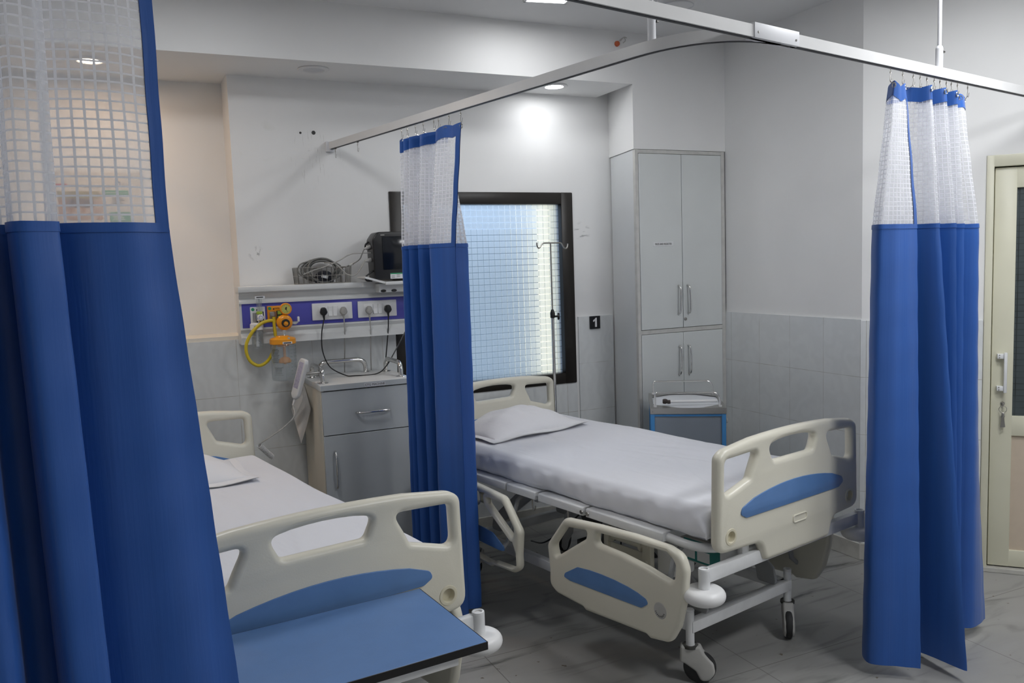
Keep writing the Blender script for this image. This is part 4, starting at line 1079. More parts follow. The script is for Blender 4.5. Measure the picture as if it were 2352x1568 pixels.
for k in range(7):
    a = R(-90 + 36); z = .030 + .008 * k; L_ = .020 if k % 2 else .028
    for q in range(4):
        a = R(-82 + 14 * q + (0 if k % 2 else -4)); m.box(-.0028, .0028, -.0003, .0003, -.0005, .0005, M=Matrix.Translation((bx + .0308 * math.cos(a), .0308 * math.sin(a), z)) @ Matrix.Rotation(a + math.pi / 2, 4, 'Z'))
m.obj('bottle_print', MAT['ink'], t)

# ---- suction regulator with its jar
sx, sy = .745, 4.405
t = thing('suction_unit', 'orange vacuum regulator with gauge, clear collection jar and yellow hose', 'suction unit', (sx, sy, 1.07))
def at(x, y, z): return V((x - sx, y - sy, z - 1.07))
FR = lambda x, y, z: basis(at(x, y, z), (1, 0, 0), (0, 0, 1), (0, -1, 0))
m = MB(); m.lathe([(0, -.012), (.022, -.012), (.030, -.006), (.031, .010), (.028, .016), (.024, .016), (.023, .013), (0, .013)], 30, FR(.766, 4.415, 1.441)); ga = m.obj('vacuum_gauge', MAT['orange'], t)
m = MB(); m.lathe([(0, .0145), (.0232, .0145), (.0232, .012)], 26, FR(.766, 4.415, 1.441)); m.obj('dial', MAT['dial'], ga)
m = MB(); Mg = FR(.766, 4.415, 1.441)
for k in range(9):
    a = R(-45 + 33.75 * k); m.box(-.0006, .0006, .016, .020, .0143, .0153, M=Mg @ Matrix.Rotation(a, 4, 'Z'))
m.box(-.0009, .0009, -.006, .017, .0146, .0158, M=Mg @ Matrix.Rotation(R(205), 4, 'Z')); m.lathe([(0, .017), (.004, .0165), (.0045, .0145)], 12, Mg)
m.prism([(-.006, .006), (.004, .012), (.006, .003)], lambda a, b: Mg @ V((a, b, .0146)), lambda a, b: Mg @ V((a, b, .0152))); m.obj('needle', MAT['ink'], ga)
m = MB(); m.lathe([(0, -.020), (.030, -.020), (.038, -.014), (.0415, 0), (.040, .010), (.033, .019), (.022, .022), (0, .022)], 32, FR(.757, 4.415, 1.371)); m.cyl(at(.762, 4.415, 1.408), at(.764, 4.415, 1.416), .007, 10); rg = m.obj('regulator_body', MAT['orange'], t)
m = MB(); m.lathe([(.020, .018), (.021, .032), (.019, .035), (.0125, .035), (.0125, .030), (0, .030)], 26, FR(.757, 4.408, 1.369)); m.obj('control_ring', MAT['black'], rg)
m = MB(); m.lathe([(0, .038), (.0105, .038), (.012, .035), (.012, .028)], 22, FR(.757, 4.408, 1.366)); m.box(-.0035, .0035, -.009, .009, .038, .043, .001, M=FR(.757, 4.408, 1.366) @ Matrix.Rotation(R(60), 4, 'Z')); m.obj('control_knob', MAT['orange_lid'], rg)
m = MB(); m.cyl(at(.795, 4.415, 1.366), at(.818, 4.415, 1.366), .009, 14); m.cyl(at(.812, 4.415, 1.366), at(.826, 4.412, 1.370), .0065, 12); m.obj('vacuum_port', MAT['chrome'], t)
m = MB(); m.box(-.006, .006, -.006, .006, -.012, .016, .004, M=Matrix.Translation(at(.829, 4.412, 1.382))); m.obj('shut_off_lever', MAT['gauge_white'], t)
m = MB(); m.cyl(at(.752, 4.413, 1.308), at(.752, 4.413, 1.332), .0095, 6); m.cyl(at(.750, 4.410, 1.295), at(.752, 4.413, 1.310), .0065, 12); m.obj('connector', MAT['chrome'], t)
m = MB(); m.cyl(at(.712, 4.43, 1.375), at(.722, 4.425, 1.373), .005, 10); m.cyl(at(.757, 4.43, 1.36), at(.740, 4.49, 1.39), .012, 12); m.obj('inlet_stub', MAT['chrome'], t)
jx, jy = .741, 4.405
J = Matrix.Translation(at(jx, jy, 1.07))
m = MB(); m.lathe([(0, .233), (.030, .233), (.034, .228), (.060, .222), (.066, .216), (.067, .193), (.063, .190), (0, .190)], 40, J); ld = m.obj('jar_lid', MAT['orange_lid'], t)
m = MB(); m.box(-.0005, .047, -.0695, -.067, .194, .205, M=Matrix.Translation(at(jx - .012, jy, 1.07))); nl = m.obj('name_label', MAT['label_white'], ld)
m = MB(); m.box(.004, .042, -.0700, -.0694, .197, .202, M=Matrix.Translation(at(jx - .012, jy, 1.07))); m.obj('label_print', MAT['ink'], nl)
m = MB(); m.lathe([(0, .010), (.006, .010), (.0075, 0)], 12, basis(at(.762, 4.405 - .050, 1.288), (1, 0, 0), (0, .4, 1), (0, -1, .4))); m.obj('lid_port', MAT['steel'], ld)
m = MB(); m.lathe([(.062, .192), (.063, .19), (.0635, .10), (.0655, .012), (.062, .003), (.05, 0), (0, 0), (0, .003), (.05, .004), (.060, .008), (.0630, .018), (.0612, .10), (.060, .19)], 40, J); jar = m.obj('jar', MAT['clear'], t)
m = MB(); m.cyl(at(jx + .004, jy - .01, 1.155), at(jx + .004, jy - .01, 1.262), .007, 12); m.lathe([(0, .092), (.030, .092), (.033, .096), (.031, .106), (.022, .118), (.008, .124), (0, .124)], 26, J @ Matrix.Translation((.004, -.01, 0))); m.lathe([(0, .178), (.030, .178), (.030, .192), (0, .192)], 20, J); m.obj('float_valve', MAT['orange'], t)
m = MB()
def dash(a, z, w_, h=.0012, r=.0640):
    n_ = max(1, int(w_ / .006))
    for q in range(n_):
        aa = a + (q - (n_ - 1) / 2) * (w_ / n_) / r
        m.box(-w_ / n_ / 2 * 1.02, w_ / n_ / 2 * 1.02, -.0004, .0004, -h / 2, h / 2, M=J @ Matrix.Translation((r * math.cos(aa), r * math.sin(aa), z)) @ Matrix.Rotation(aa + math.pi / 2, 4, 'Z'))
for k in range(9):
    z = .035 + .018 * k
    dash(R(-62), z, .010); dash(R(-42), z, .008); dash(R(-20), z, .018); 
m.obj('scale_print', MAT['ink'], jar); m = MB()
for k in range(10): dash(R(-140), .100 + .0075 * k, .034 + .006 * ((k * 7) % 3), .0016)
m.obj('text_print', MAT['ink'], jar); m = MB()
for k in range(5): dash(R(-128), .042 + .0065 * k, .036, .0014)
for z in (.034, .072): dash(R(-126), z, .050, .0008, .0642)
m.obj('notice_print', MAT['ink'], jar)
m = MB(); hz = [at(*p) for p in ((.714, 4.43, 1.376), (.690, 4.425, 1.384), (.640, 4.42, 1.372), (.588, 4.415, 1.325), (.556, 4.41, 1.258), (.568, 4.405, 1.190), (.610, 4.405, 1.157), (.655, 4.42, 1.170), (.690, 4.46, 1.205), (.715, 4.48, 1.26))]
m.tube(catmull(hz, 8), .0085, 12); m.obj('hose', MAT['yellow'], t)
m = MB(); m.tube([at(.706, 4.424, 1.402), at(.7055, 4.424, 1.36), at(.708, 4.42, 1.30)], .0085, 12); m.obj('hose_stub', MAT['yellow'], t)

# ---- wire basket with cables
t = thing('wire_basket', 'small steel wire basket standing on the panel shelf', 'basket', (.99, 4.525, 1.563))
m = MB(); bx0, bx1, by0, by1, bh = -.147, .147, -.065, .060, .088; fl_ = .006
def rect(z, e): return [V((bx0 + .008 - e, by0 - e + .004, z)), V((bx1 - .008 + e, by0 - e + .004, z)), V((bx1 - .008 + e, by1 + e - .004, z)), V((bx0 + .008 - e, by1 + e - .004, z))]
for z, e, r in ((.002, 0, .0020), (.044, .003, .0018), (bh, fl_, .0026)):
    q = rect(z, e); q = [p for i in range(4) for p in (q[i], (q[i] + q[(i + 1) % 4]) / 2)]
    for i in range(8): m.tube([q[i], q[(i + 1) % 8]], r, 6)
lo, hi = rect(.002, 0), rect(bh, fl_)
for side in range(4):
    n_ = 11 if side % 2 == 0 else 6
    for k in range(n_ + 1):
        f = k / n_
        m.tube([lo[side].lerp(lo[(side + 1) % 4], f), hi[side].lerp(hi[(side + 1) % 4], f)], .0017, 6)
for k in range(1, 11):
    f = k / 11; m.tube([lo[0].lerp(lo[1], f), lo[3].lerp(lo[2], f)], .0012, 6)
m.obj('wire_frame', MAT['wire'], t)
m = MB(); rng = random.Random(8); pts = []
for k in range(13):
    rx = rng.uniform(.070, .118); rz_ = rng.uniform(.045, .066); cy = -.03 + .065 * k / 12; tl = rng.uniform(-.2, .2); cxx = rng.uniform(-.008, .012)
    for q in range(14):
        a = 2 * math.pi * q / 14 + k * .3
        pts.append(V((cxx + rx * math.cos(a), cy + .012 * math.sin(a) + .005 * q / 14, .072 + rz_ * math.sin(a) + tl * rx * math.cos(a) * .25)))
for p in pts: p.z = max(p.z, .008)
m.tube(catmull(pts, 3), .0040, 7)
o = m.obj('cable_coil', MAT['cable'], None, loc=(.985, 4.527, 1.563)); tag(o, 'tangled coil of grey cable heaped in the wire basket', 'cable')
m = MB(); m.sphere((0, 0, 0), .05, .95, .35, .62, 20); m.box(-.05, .05, -.012, .012, -.034, -.020, .005)
cf = thing('pressure_cuff', 'rolled dark pressure cuff with a white tag in the wire basket', 'cuff', (.995, 4.500, 1.602)); m.obj('cuff_roll', MAT['cuff'], cf)
m = MB(); m.box(-.018, .018, -.0200, -.0175, -.010, .006, .001, M=Matrix.Rotation(R(15), 4, 'Y')); m.obj('tag', MAT['label_white'], cf)

# ---- patient monitor on its tray
t = thing('monitor_bracket', 'white tray bracket under the black monitor, fixed over the panel', 'bracket', (1.385, 4.44, 1.50))
def bt(m): return Matrix.Translation((-1.385, -4.44, -1.50))
m = MB(); m.prism([(1.175, 1.585), (1.255, 1.560), (1.285, 1.552), (1.62, 1.552), (1.62, 1.562), (1.288, 1.562), (1.260, 1.570), (1.180, 1.594)], lambda a, b: V((a, 4.335, b)), lambda a, b: V((a, 4.50, b))); m.box(1.285, 1.60, 4.325, 4.337, 1.545, 1.560, .002)
m.obj('tray', MAT['panel_white'], t, 25, bt(0))
m = MB(); m.box(1.262, 1.60, 4.375, 4.454, 1.503, 1.552, .006); mb = m.obj('mount_block', MAT['panel_white'], t, 38, bt(0))
m = MB()
for x in (1.285, 1.345): m.lathe([(0, .004), (.014, .004), (.016, 0)], 16, bt(0) @ basis((x, 4.375, 1.512), (1, 0, 0), (0, 0, 1), (0, -1, 0)) @ Matrix.Diagonal((1, .5, 1, 1)))
m.obj('clamp_screw', MAT['black'], mb)
t = thing('patient_monitor', 'black patient monitor left of the hanging curtain, above the panel', 'monitor', (1.40, 4.42, 1.562))
mo = Matrix.Translation((-1.40, -4.42, -1.562))
me = shape2d([roundpoly([(1.243, 1.572), (1.237, 1.79), (1.265, 1.830), (1.60, 1.836), (1.61, 1.572)], [.01, .03, .03, .03, .01])], .125, .008, 3)
body = mesh_obj('monitor_body', me, MAT['black'], t, mo @ basis((0, 4.437, 0), (1, 0, 0), (0, 0, 1), (0, -1, 0)), 40)
m = MB(); m.box(1.290, 1.575, 4.3715, 4.3745, 1.626, 1.805, .002); m.obj('screen', MAT['screen'], t, 38, mo)
m = MB(); m.box(1.328, 1.42, 4.3722, 4.3745, 1.576, 1.606); st = m.obj('asset_sticker', MAT['label_white'], t, 0, mo)
m = MB(); m.box(1.328, 1.42, 4.3715, 4.3724, 1.601, 1.607); m.obj('sticker_stripe', MAT['green'], st, 0, mo)
m = MB()
for k in range(4): m.box(1.333 + .03 * (k % 2), 1.352 + .03 * (k % 2), 4.3716, 4.3723, 1.581 + .0045 * k, 1.583 + .0045 * k)
m.obj('sticker_print', MAT['ink'], st, 0, mo)
m = MB(); m.box(1.283, 1.305, 4.3733, 4.3746, 1.811, 1.815); m.obj('maker_mark', MAT['grey_plastic'], t, 0, mo)
m = MB(); m.tube(catmull([(1.239, 4.46, 1.78), (1.222, 4.46, 1.765), (1.222, 4.46, 1.745), (1.240, 4.46, 1.74)], 5), .005, 8); m.obj('side_latch', MAT['black'], t, 38, mo)
def lead(pts, plug_r, material, label, knot=False):
    p0 = V(pts[0]); t = thing('monitor_lead', label, 'cable', p0, 0, 'leads plugged into the monitor')
    M0 = Matrix.Translation(-p0); d = (V(pts[1]) - p0).normalized()
    if plug_r:
        m = MB(); m.tube([p0, p0 + d * .022, p0 + d * .026, p0 + d * .040], plug_r, 14, radii=[plug_r, plug_r, plug_r * .75, plug_r * .45]); m.obj('connector', MAT['grey_plastic'], t, 38, M0)
    m = MB(); m.tube(catmull(pts, 7), .0032, 8); m.obj('cable', material, t, 38, M0)
    if knot:
        q = V(pts[-3]); m = MB(); m.cyl(q + V((.012, 0, .005)), q + V((-.012, 0, -.004)), .006, 10); m.obj('inline_joint', MAT['grey_plastic'], t, 38, M0)
lead([(1.240, 4.43, 1.754), (1.205, 4.42, 1.742), (1.188, 4.42, 1.712), (1.175, 4.43, 1.685), (1.135, 4.45, 1.660), (1.085, 4.47, 1.645), (1.05, 4.50, 1.64)], .0105, MAT['cable'], 'upper grey lead dropping from the monitor side to the basket', True)
lead([(1.240, 4.43, 1.682), (1.205, 4.42, 1.676), (1.180, 4.42, 1.640), (1.145, 4.42, 1.603), (1.105, 4.43, 1.607), (1.075, 4.44, 1.640), (1.045, 4.46, 1.668), (1.00, 4.50, 1.675)], .0115, MAT['cable_light'], 'lowest grey lead looping from the monitor in front of the basket')
lead([(1.240, 4.42, 1.720), (1.19, 4.42, 1.720), (1.13, 4.43, 1.716), (1.07, 4.44, 1.685), (1.0, 4.455, 1.655), (.93, 4.46, 1.635), (.88, 4.47, 1.615)], 0, MAT['cable_light'], 'pale middle lead running straight from the monitor across the basket')
m = MB(); p_ = [(1.246, 4.40, 1.625), (1.215, 4.39, 1.607), (1.192, 4.38, 1.590), (1.195, 4.375, 1.572), (1.225, 4.372, 1.569)]
m.tube(catmull(p_, 6), .0045, 8); o = m.obj('strap', MAT['black'], None); tag(o, 'short black strap hanging from the lower corner of the monitor over the tray', 'strap')

# ------------------------------------------------------------------ bedside cabinet
cx0, cx1, cy0, cy1, cz = .862, 1.340, 4.118, 4.570, 1.062
t = thing('bedside_cabinet', 'cream and grey bedside cabinet with steel grab rails below the panel', 'cabinet', (cx0, cy0, 0))
co = Matrix.Translation((-cx0, -cy0, 0))
m = MB(); m.box(cx0, cx0 + .016, cy0 + .012, cy1, .0, cz - .03); m.box(cx1 - .016, cx1, cy0 + .012, cy1, .0, cz - .03); m.box(cx0 + .015, cx1 - .015, cy1 - .01, cy1, .05, cz - .03); m.box(cx0 + .015, cx1 - .015, cy0 + .014, cy1, .05, .07)
m.box(cx0 + .015, cx1 - .015, cy0 + .016, cy1, .79, .805); car = m.obj('carcass', MAT['carcass'], t, 0, co)
m = MB(); m.box(cx0 + .010, cx1 - .010, cy0 + .013, cy0 + .016, .03, cz - .032); m.obj('shadow_gap', MAT['dark_gap'], car, 0, co)
m = MB(); m.box(cx0 - .003, cx1 + .003, cy0 - .004, cy1, cz - .029, cz, .002); ct = m.obj('cabinet_top', MAT['grey_lam_top'], t, 38, co)
m = MB(); m.box(cx0 - .001, cx1 + .001, cy0 - .0055, cy0 - .0038, cz - .0275, cz - .0015); m.obj('front_edge', MAT['grey_lam'], ct, 0, co)
m = MB(); m.box(1.083, 1.196, cy0 - .0068, cy0 - .0052, cz - .026, cz - .006, .002, 1); lb = m.obj('name_label', MAT['label_paper'], ct, 0, co)
mesh_obj('label_text', text_mesh('CTG MACHINE', .0155), MAT['ink'], lb, co @ basis((1.1395, cy0 - .0070, cz - .016), (1, 0, 0), (0, 0, 1), (0, -1, 0)), 0)
m = MB(); m.box(cx0 + .004, cx1 - .002, cy0, cy0 + .016, .806, cz - .034, .0015, 1); dr = m.obj('drawer', MAT['grey_lam'], t, 38, co)
def bow_handle(name, a, b, out, r, parent, M):
    a, b, out = V(a), V(b), V(out); m = MB(); d = (b - a)
    pts = [a, a + out * .75 + d * .03] + [a + d * f + out * (1 + .25 * math.sin(math.pi * f)) for f in (.12, .3, .5, .7, .88)] + [b + out * .75 - d * .03, b]
    m.tube(catmull(pts, 4), r, 10, radii=None); return m.obj(name, MAT['chrome'], parent, 50, M)
bow_handle('handle', (1.036, cy0, .909), (1.212, cy0, .909), (0, -.022, 0), .0055, dr, co)
m = MB(); m.box(cx0 + .004, cx1 - .002, cy0, cy0 + .016, .045, .802, .0015, 1); do = m.obj('cabinet_door', MAT['grey_lam'], t, 38, co)
bow_handle('handle', (.918, cy0, .722), (.918, cy0, .530), (0, -.022, 0), .0055, do, co)
def grab(p, q, h):
    p, q = V(p), V(q); up = V((0, 0, h))
    pts = [p] + arc_corner(p, p + up, q + up, .052) + arc_corner(p + up, q + up, q, .052) + [q]
    m = MB(); m.tube(pts, .0125, 14)
    for e in (p, q): m.lathe([(.0115, .006), (.024, .003), (.027, 0), (0, 0)], 22, Matrix.Translation(e))
    m.obj('grab_rail', MAT['chrome'], t, 50, co)
grab((.895, 4.205, cz), (.895, 4.475, cz), .072); grab((.945, 4.525, cz), (1.205, 4.525, cz), .072); grab((1.308, 4.205, cz), (1.308, 4.475, cz), .072)

# handset hooked on the left grab rail, papers on the cabinet side
t = thing('bed_remote_handset', 'white bed remote handset with coiled lead hooked on the cabinet grab rail', 'remote', (.780, 4.20, 1.10))
Mh = basis((0, 0, 0), V((.30, .93, 0)), V((.32, -.10, .94)))
me = shape2d([roundpoly([(-.032, -.098), (-.034, .085), (-.024, .108), (.024, .108), (.034, .085), (.032, -.098), (.014, -.118), (-.014, -.118)], .018)], .028, .009, 3)
# face looks toward the bed and the room
Mf = basis((0, 0, 0), V((.62, .72, .0)).normalized(), V((.27, -.10, .95)).normalized())
Mf = basis((0, 0, 0), Mf.col[0].to_3d(), Mf.col[1].to_3d())
ez = Mf.col[0].to_3d().cross(Mf.col[1].to_3d()).normalized()
if ez.y > 0: ez = -ez
Mf = basis((0, 0, 0), V((.35, -.90, -.194)).normalized(), V((.27, -.10, .95)).normalized()); ez = Mf.col[2].to_3d()
hs = mesh_obj('handset_body', me, MAT['handset'], t, Mf @ Matrix.Scale(.92, 4), 50)
m = MB(); m.box(-.022, .022, -.06, .09, .0122, .0142, .002, M=Mf @ Matrix.Scale(.92, 4)); m.box(-.022, .022, -.06, .09, -.0142, -.0122, .002, M=Mf @ Matrix.Scale(.92, 4)); m.obj('keypad', MAT['keypad'], hs)
m = MB(); m.box(.012, .108, -.004, .018, .012, .024, .003); m.box(.098, .108, -.004, .018, -.01, .05, .003); m.obj('hook', MAT['steel'], t)
q0 = Mf @ V((0, -.11, 0))
m = MB(); m.tube([q0, q0 + V((-.012, -.004, -.03))], .0045, 10, radii=[.0065, .0045]); m.obj('strain_relief', MAT['handset'], t)
wpts = [q0 + V((-.012, -.004, -.03)), V((-.045, -.03, -.185)), V((-.10, -.035, -.235)), V((-.175, -.03, -.280)), V((-.222, -.02, -.308))]
m = MB(); m.tube(catmull(wpts, 8), .0034, 8); m.obj('lead', MAT['cable_light'], t)
m = MB(); cp = []
a0, a1 = V((-.222, -.02, -.312)), V((-.155, .03, -.390))
ax = (a1 - a0).normalized(); e1 = ax.orthogonal().normalized(); e2 = ax.cross(e1)
for k in range(14 * 10 + 1):
    f = k / 140; a = 2 * math.pi * 14 * f; cp.append(a0.lerp(a1, f) + (e1 * math.cos(a) + e2 * math.sin(a)) * .0110)
m.tube(cp, .0030, 6); m.obj('coiled_lead', MAT['handset'], t)
def sheet_of_paper(P, label):
    m = MB(); a, b, c, d_ = [V(p) for p in P]; nn = (b - a).cross(d_ - a).normalized(); N = 6
    for s in (0, .0006):
        g = [[m.bm.verts.new(a.lerp(b, i / N).lerp(d_.lerp(c, i / N), j / N) + nn * (s + .006 * math.sin(math.pi * j / N) * math.sin(2.5 * i / N))) for j in range(N + 1)] for i in range(N + 1)]
        for i in range(N):
            for j in range(N): m.bm.faces.new((g[i][j], g[i + 1][j], g[i + 1][j + 1], g[i][j + 1]))
    o = m.obj('paper_sheet', MAT['paper'], None, 60); return tag(o, label, 'paper', 'papers on the cabinet side')
PX = [(.8605, 4.53, 1.022), (.850, 4.33, .915), (.800, 4.38, .730), (.785, 4.53, .893)]
sheet_of_paper(PX, 'creased pale paper sheet hanging corner-down on the cream cabinet side')
sheet_of_paper([(.812, 4.36, 1.03), (.815, 4.33, .98), (.780, 4.40, .875), (.776, 4.43, .92)], 'narrow folded paper strip behind the remote handset')

# ------------------------------------------------------------------ tall cupboard
t = thing('tall_cupboard', 'tall built-in grey cupboard with four doors in the far right corner', 'cupboard', (2.806, YC, 0))
co = Matrix.Translation((-2.806, -YC, 0)); ct_ = 2.286
m = MB(); m.prism([(2.806, YC + .002), (2.832, YC + .002), (2.91, YB - .013), (2.889, YB - .013)], lambda x, y: V((x, y, 0)), lambda x, y: V((x, y, ct_))); m.obj('side_panel', MAT['cupboard_side'], t, 20, co)
m = MB(); fx0, fx1 = 2.806, 3.469
m.box(fx0, fx0 + .020, YC - .004, YC + .02, 0, ct_); m.box(fx1 - .026, fx1, YC - .004, YC + .02, 0, ct_); m.box(fx0 + .004, fx1 - .004, YC - .003, YC + .019, ct_ - .022, ct_ - .001); m.box(fx0 + .004, fx1 - .004, YC - .003, YC + .019, 1.180, 1.204)
m.obj('face_frame', MAT['cupboard_frame'], t, 0, co)
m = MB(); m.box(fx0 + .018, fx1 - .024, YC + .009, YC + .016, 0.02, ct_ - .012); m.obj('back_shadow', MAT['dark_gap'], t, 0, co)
xm = 3.137
for z0, z1 in ((1.207, ct_ - .025), (.06, 1.177)):
    for x0, x1, s in ((fx0 + .023, xm - .0015, -1), (xm + .0015, fx1 - .029, 1)):
        m = MB(); m.box(x0, x1, YC - .008, YC + .008, z0, z1, .0015, 1); dd = m.obj('cupboard_door', MAT['cupboard'], t, 38, co)
        hx_ = xm + .034 * s; hz = (1.468, 1.292) if z0 > 1 else (1.094, .915)
        bow_handle('handle', (hx_, YC - .008, hz[0]), (hx_ + .004 * s, YC - .008, hz[1]), (0, -.022, 0), .0055, dd, co)
        if z0 > 1 and s < 0:
            m = MB(); m.box(2.921, 3.070, YC - .0095, YC - .0078, 1.709, 1.736, .001, 1); lb = m.obj('name_label', MAT['label_white'], dd, 0, co)
            mesh_obj('label_text', text_mesh('FILES AND REGISTER', .0165, sx=.80), MAT['ink'], lb, co @ basis((2.9955, YC - .0098, 1.7225), (1, 0, 0), (0, 0, 1), (0, -1, 0)), 0)
        if z0 > 1 and s > 0:
            m = MB(); m.lathe([(0, .004), (.006, .004), (.007, .005), (.010, .004), (.011, 0)], 20, co @ basis((3.153, YC - .008, 1.258), (1, 0, 0), (0, 0, 1), (0, -1, 0))); m.obj('lock', MAT['steel'], dd)
# bed number sign
t = thing('number_sign', 'small black wall sign with a white number 1', 'sign', (2.740, YB - .012, 1.200))
m = MB(); m.box(-.038, .038, -.009, 0, 0, .082, .001, 1); m.obj('plate', MAT['sign'], t)
m = MB(); m.prism([(-.002, .012), (.012, .012), (.012, .071), (.003, .071), (-.004, .062), (-.016, .056), (-.016, .045), (-.002, .050)], lambda a, b: V((a, -.0095, b)), lambda a, b: V((a, -.0102, b))); m.obj('digit', MAT['label_white'], t, 0)

# ------------------------------------------------------------------ drip stand
t = thing('iv_pole', 'chrome drip stand with two-hook top in front of the window', 'drip stand', (2.306, 4.352, 0))
m = MB(); m.cyl((0, 0, .56), (0, 0, 1.335), .0095, 18); m.obj('lower_tube', MAT['chrome'], t)
m = MB(); m.cyl((0, 0, 1.33), (0, 0, 1.747), .0045, 12); m.obj('upper_rod', MAT['wire'], t)
m = MB(); m.lathe([(.0095, 1.305), (.014, 1.308), (.0145, 1.335), (.008, 1.355), (.0045, 1.357)], 20); cl = m.obj('collar', MAT['black'], t)
m = MB(); e = V((.9, -.42, 0)).normalized(); m.cyl(e * .012 + V((0, 0, 1.315)), e * .030 + V((0, 0, 1.315)), .006, 12); m.lathe([(0, .014), (.018, .013), (.0215, .006), (.0215, .002), (.016, 0), (0, 0)], 22, basis(e * .028 + V((0, 0, 1.315)), (-e.y, e.x, 0), (0, 0, 1), e)); m.obj('clamp_knob', MAT['black'], t)
hd = V((.965, .26, 0)).normalized()
hk = [(-.108, 1.752), (-.108, 1.738), (-.100, 1.722), (-.087, 1.722), (-.076, 1.734), (-.062, 1.746), (-.045, 1.749), (0, 1.749), (.072, 1.749), (.088, 1.745), (.098, 1.734), (.108, 1.722), (.122, 1.714), (.134, 1.720), (.140, 1.734), (.141, 1.744)]
m = MB(); m.tube(catmull([hd * a + V((0, 0, b)) for a, b in hk], 4), .0042, 10); m.obj('hook_bar', MAT['wire'], t)
m = MB(); m.cyl((0, 0, .535), (0, 0, .62), .016, 16); m.box(-.075, .0, -.012, .012, .540, .565, .003); m.obj('bed_socket', MAT['white_steel'], t)

# ------------------------------------------------------------------ bedside trolley
ta = math.atan2(-.222, .334)
t = thing('bedside_trolley', 'small blue framed trolley with steel-edged top in front of the tall cupboard', 'trolley', (2.842, 3.792, 0), ta)
tw, td, tz = .201, .253, .832
m = MB(); s_ = .005
m.box(-tw, tw, -td, -td + .004, tz - .032, tz, .0015, 1); m.box(-tw, tw, td - .004, td, tz - .032, tz, .0015, 1); m.box(-tw, -tw + .004, -td, td, tz - .032, tz, .0015, 1); m.box(tw - .004, tw, -td, td, tz - .032, tz, .0015, 1)
inner = roundpoly([(-tw + .020, -td + .12), (-tw + .16, -td + .008), (tw - .13, -td + .008), (tw - .018, -td + .12), (tw - .018, td - .12), (tw - .13, td - .02), (-tw + .13, td - .02), (-tw + .020, td - .12)], .05)
me = shape2d([[(-tw, -td), (tw, -td), (tw, td), (-tw, td)], inner], .003, .0004, 1); m.add_mesh(me, Matrix.Translation((0, 0, tz)))
fr = m.obj('steel_top_frame', MAT['steel'], t, 25)
m = MB(); m.box(-tw + .004, tw - .004, -td + .004, td - .004, tz - .012, tz - .0055); m.obj('white_inset', MAT['trolley_top'], t, 0)
m = MB()
for a, b in ((-tw + .011, -td - .0005), (tw - .011, -td - .0005)): m.lathe([(0, .002), (.003, .002), (.004, 0)], 12, basis((a, b, tz - .016), (1, 0, 0), (0, 0, 1), (0, -1, 0)))
m.obj('screw', MAT['steel'], fr)
for y in (-td + .030, td - .045):
    p, q = V((-tw + .028, y, tz + .002)), V((tw - .030, y, tz + .002)); up = V((0, 0, .078))
    pts = [p] + arc_corner(p, p + up, q + up, .014) + arc_corner(p + up, q + up, q, .045) + [q]
    m = MB(); m.tube(pts, .0052, 12); rl = m.obj('top_rail', MAT['chrome'], t, 50)
    m = MB()
    for e in (p, q): m.lathe([(.0052, .010), (.009, .010), (.0095, .008), (.0095, 0), (0, 0)], 16, Matrix.Translation(e))
    m.obj('rail_foot', MAT['gauge_white'], rl)
for a in (-1, 1):
    for b in (-1, 1):
        m = MB(); m.box(min(a * tw, a * (tw - .022)) + (.002 if a < 0 else -.002), max(a * tw, a * (tw - .022)) + (.002 if a < 0 else -.002), min(b * td, b * (td - .022)) * .995, max(b * td, b * (td - .022)) * .995, .09, tz - .032, .002)
        m.obj('post', MAT['trolley_blue'], t)
        m = MB(); c = V((a * (tw - .012), b * (td - .012), 0)); m.lathe([(0, -.011), (.030, -.011), (.033, -.005), (.033, .005), (.030, .011), (0, .011)], 22, basis((c.x, c.y, .033), (1, 0, 0), (0, 0, 1), (0, -1, 0))); m.cyl(c + V((0, 0, .04)), c + V((0, 0, .092)), .009, 12)
        m.obj('castor', MAT['rubber'], t)
m = MB(); m.box(-tw + .018, tw - .018, -td + .010, -td + .016, .12, tz - .040); m.box(-tw + .018, tw - .018, td - .016, td - .010, .12, tz - .040); m.box(-tw + .010, -tw + .016, -td + .02, td - .02, .12, tz - .04); m.box(tw - .016, tw - .010, -td + .02, td - .02, .12, tz - .04); m.box(-tw + .012, tw - .012, -td + .012, td - .012, .12, .128)
m.obj('body_panel', MAT['trolley_panel'], t, 0)
m = MB(); m.box(-tw + .01, tw - .01, -td + .004, -td + .016, tz - .044, tz - .033); m.obj('top_stretcher', MAT['trolley_blue'], t, 0)
m = MB(); m.lathe([(0, .020), (.012, .019), (.015, .012), (.008, .004), (.007, 0)], 18, basis((tw - .002, -td + .10, .745), (0, 1, 0), (0, 0, 1), (1, 0, 0))); m.obj('side_knob', MAT['grey_plastic'], t)
# rod lying on the trolley
t2 = thing('white_rod', 'white painted rod with dark rusty tip lying on the trolley top', 'rod', (2.842, 3.792, tz + .0055), ta)
m = MB(); m.cyl((-.100, -.135, .010), (tw - .035, -.115, .010), .0085, 14); m.obj('tube', MAT['gauge_white'], t2)
m = MB(); m.cyl((-.104, -.1353, .010), (-.088, -.1338, .010), .011, 12); m.lathe([(0, -.014), (.010, -.013), (.014, -.004), (.014, .008), (.010, .014), (0, .014)], 10, basis((-.116, -.1365, .0135), (0, 0, 1), (0, 1, 0))); m.obj('tip', MAT['rust'], t2)

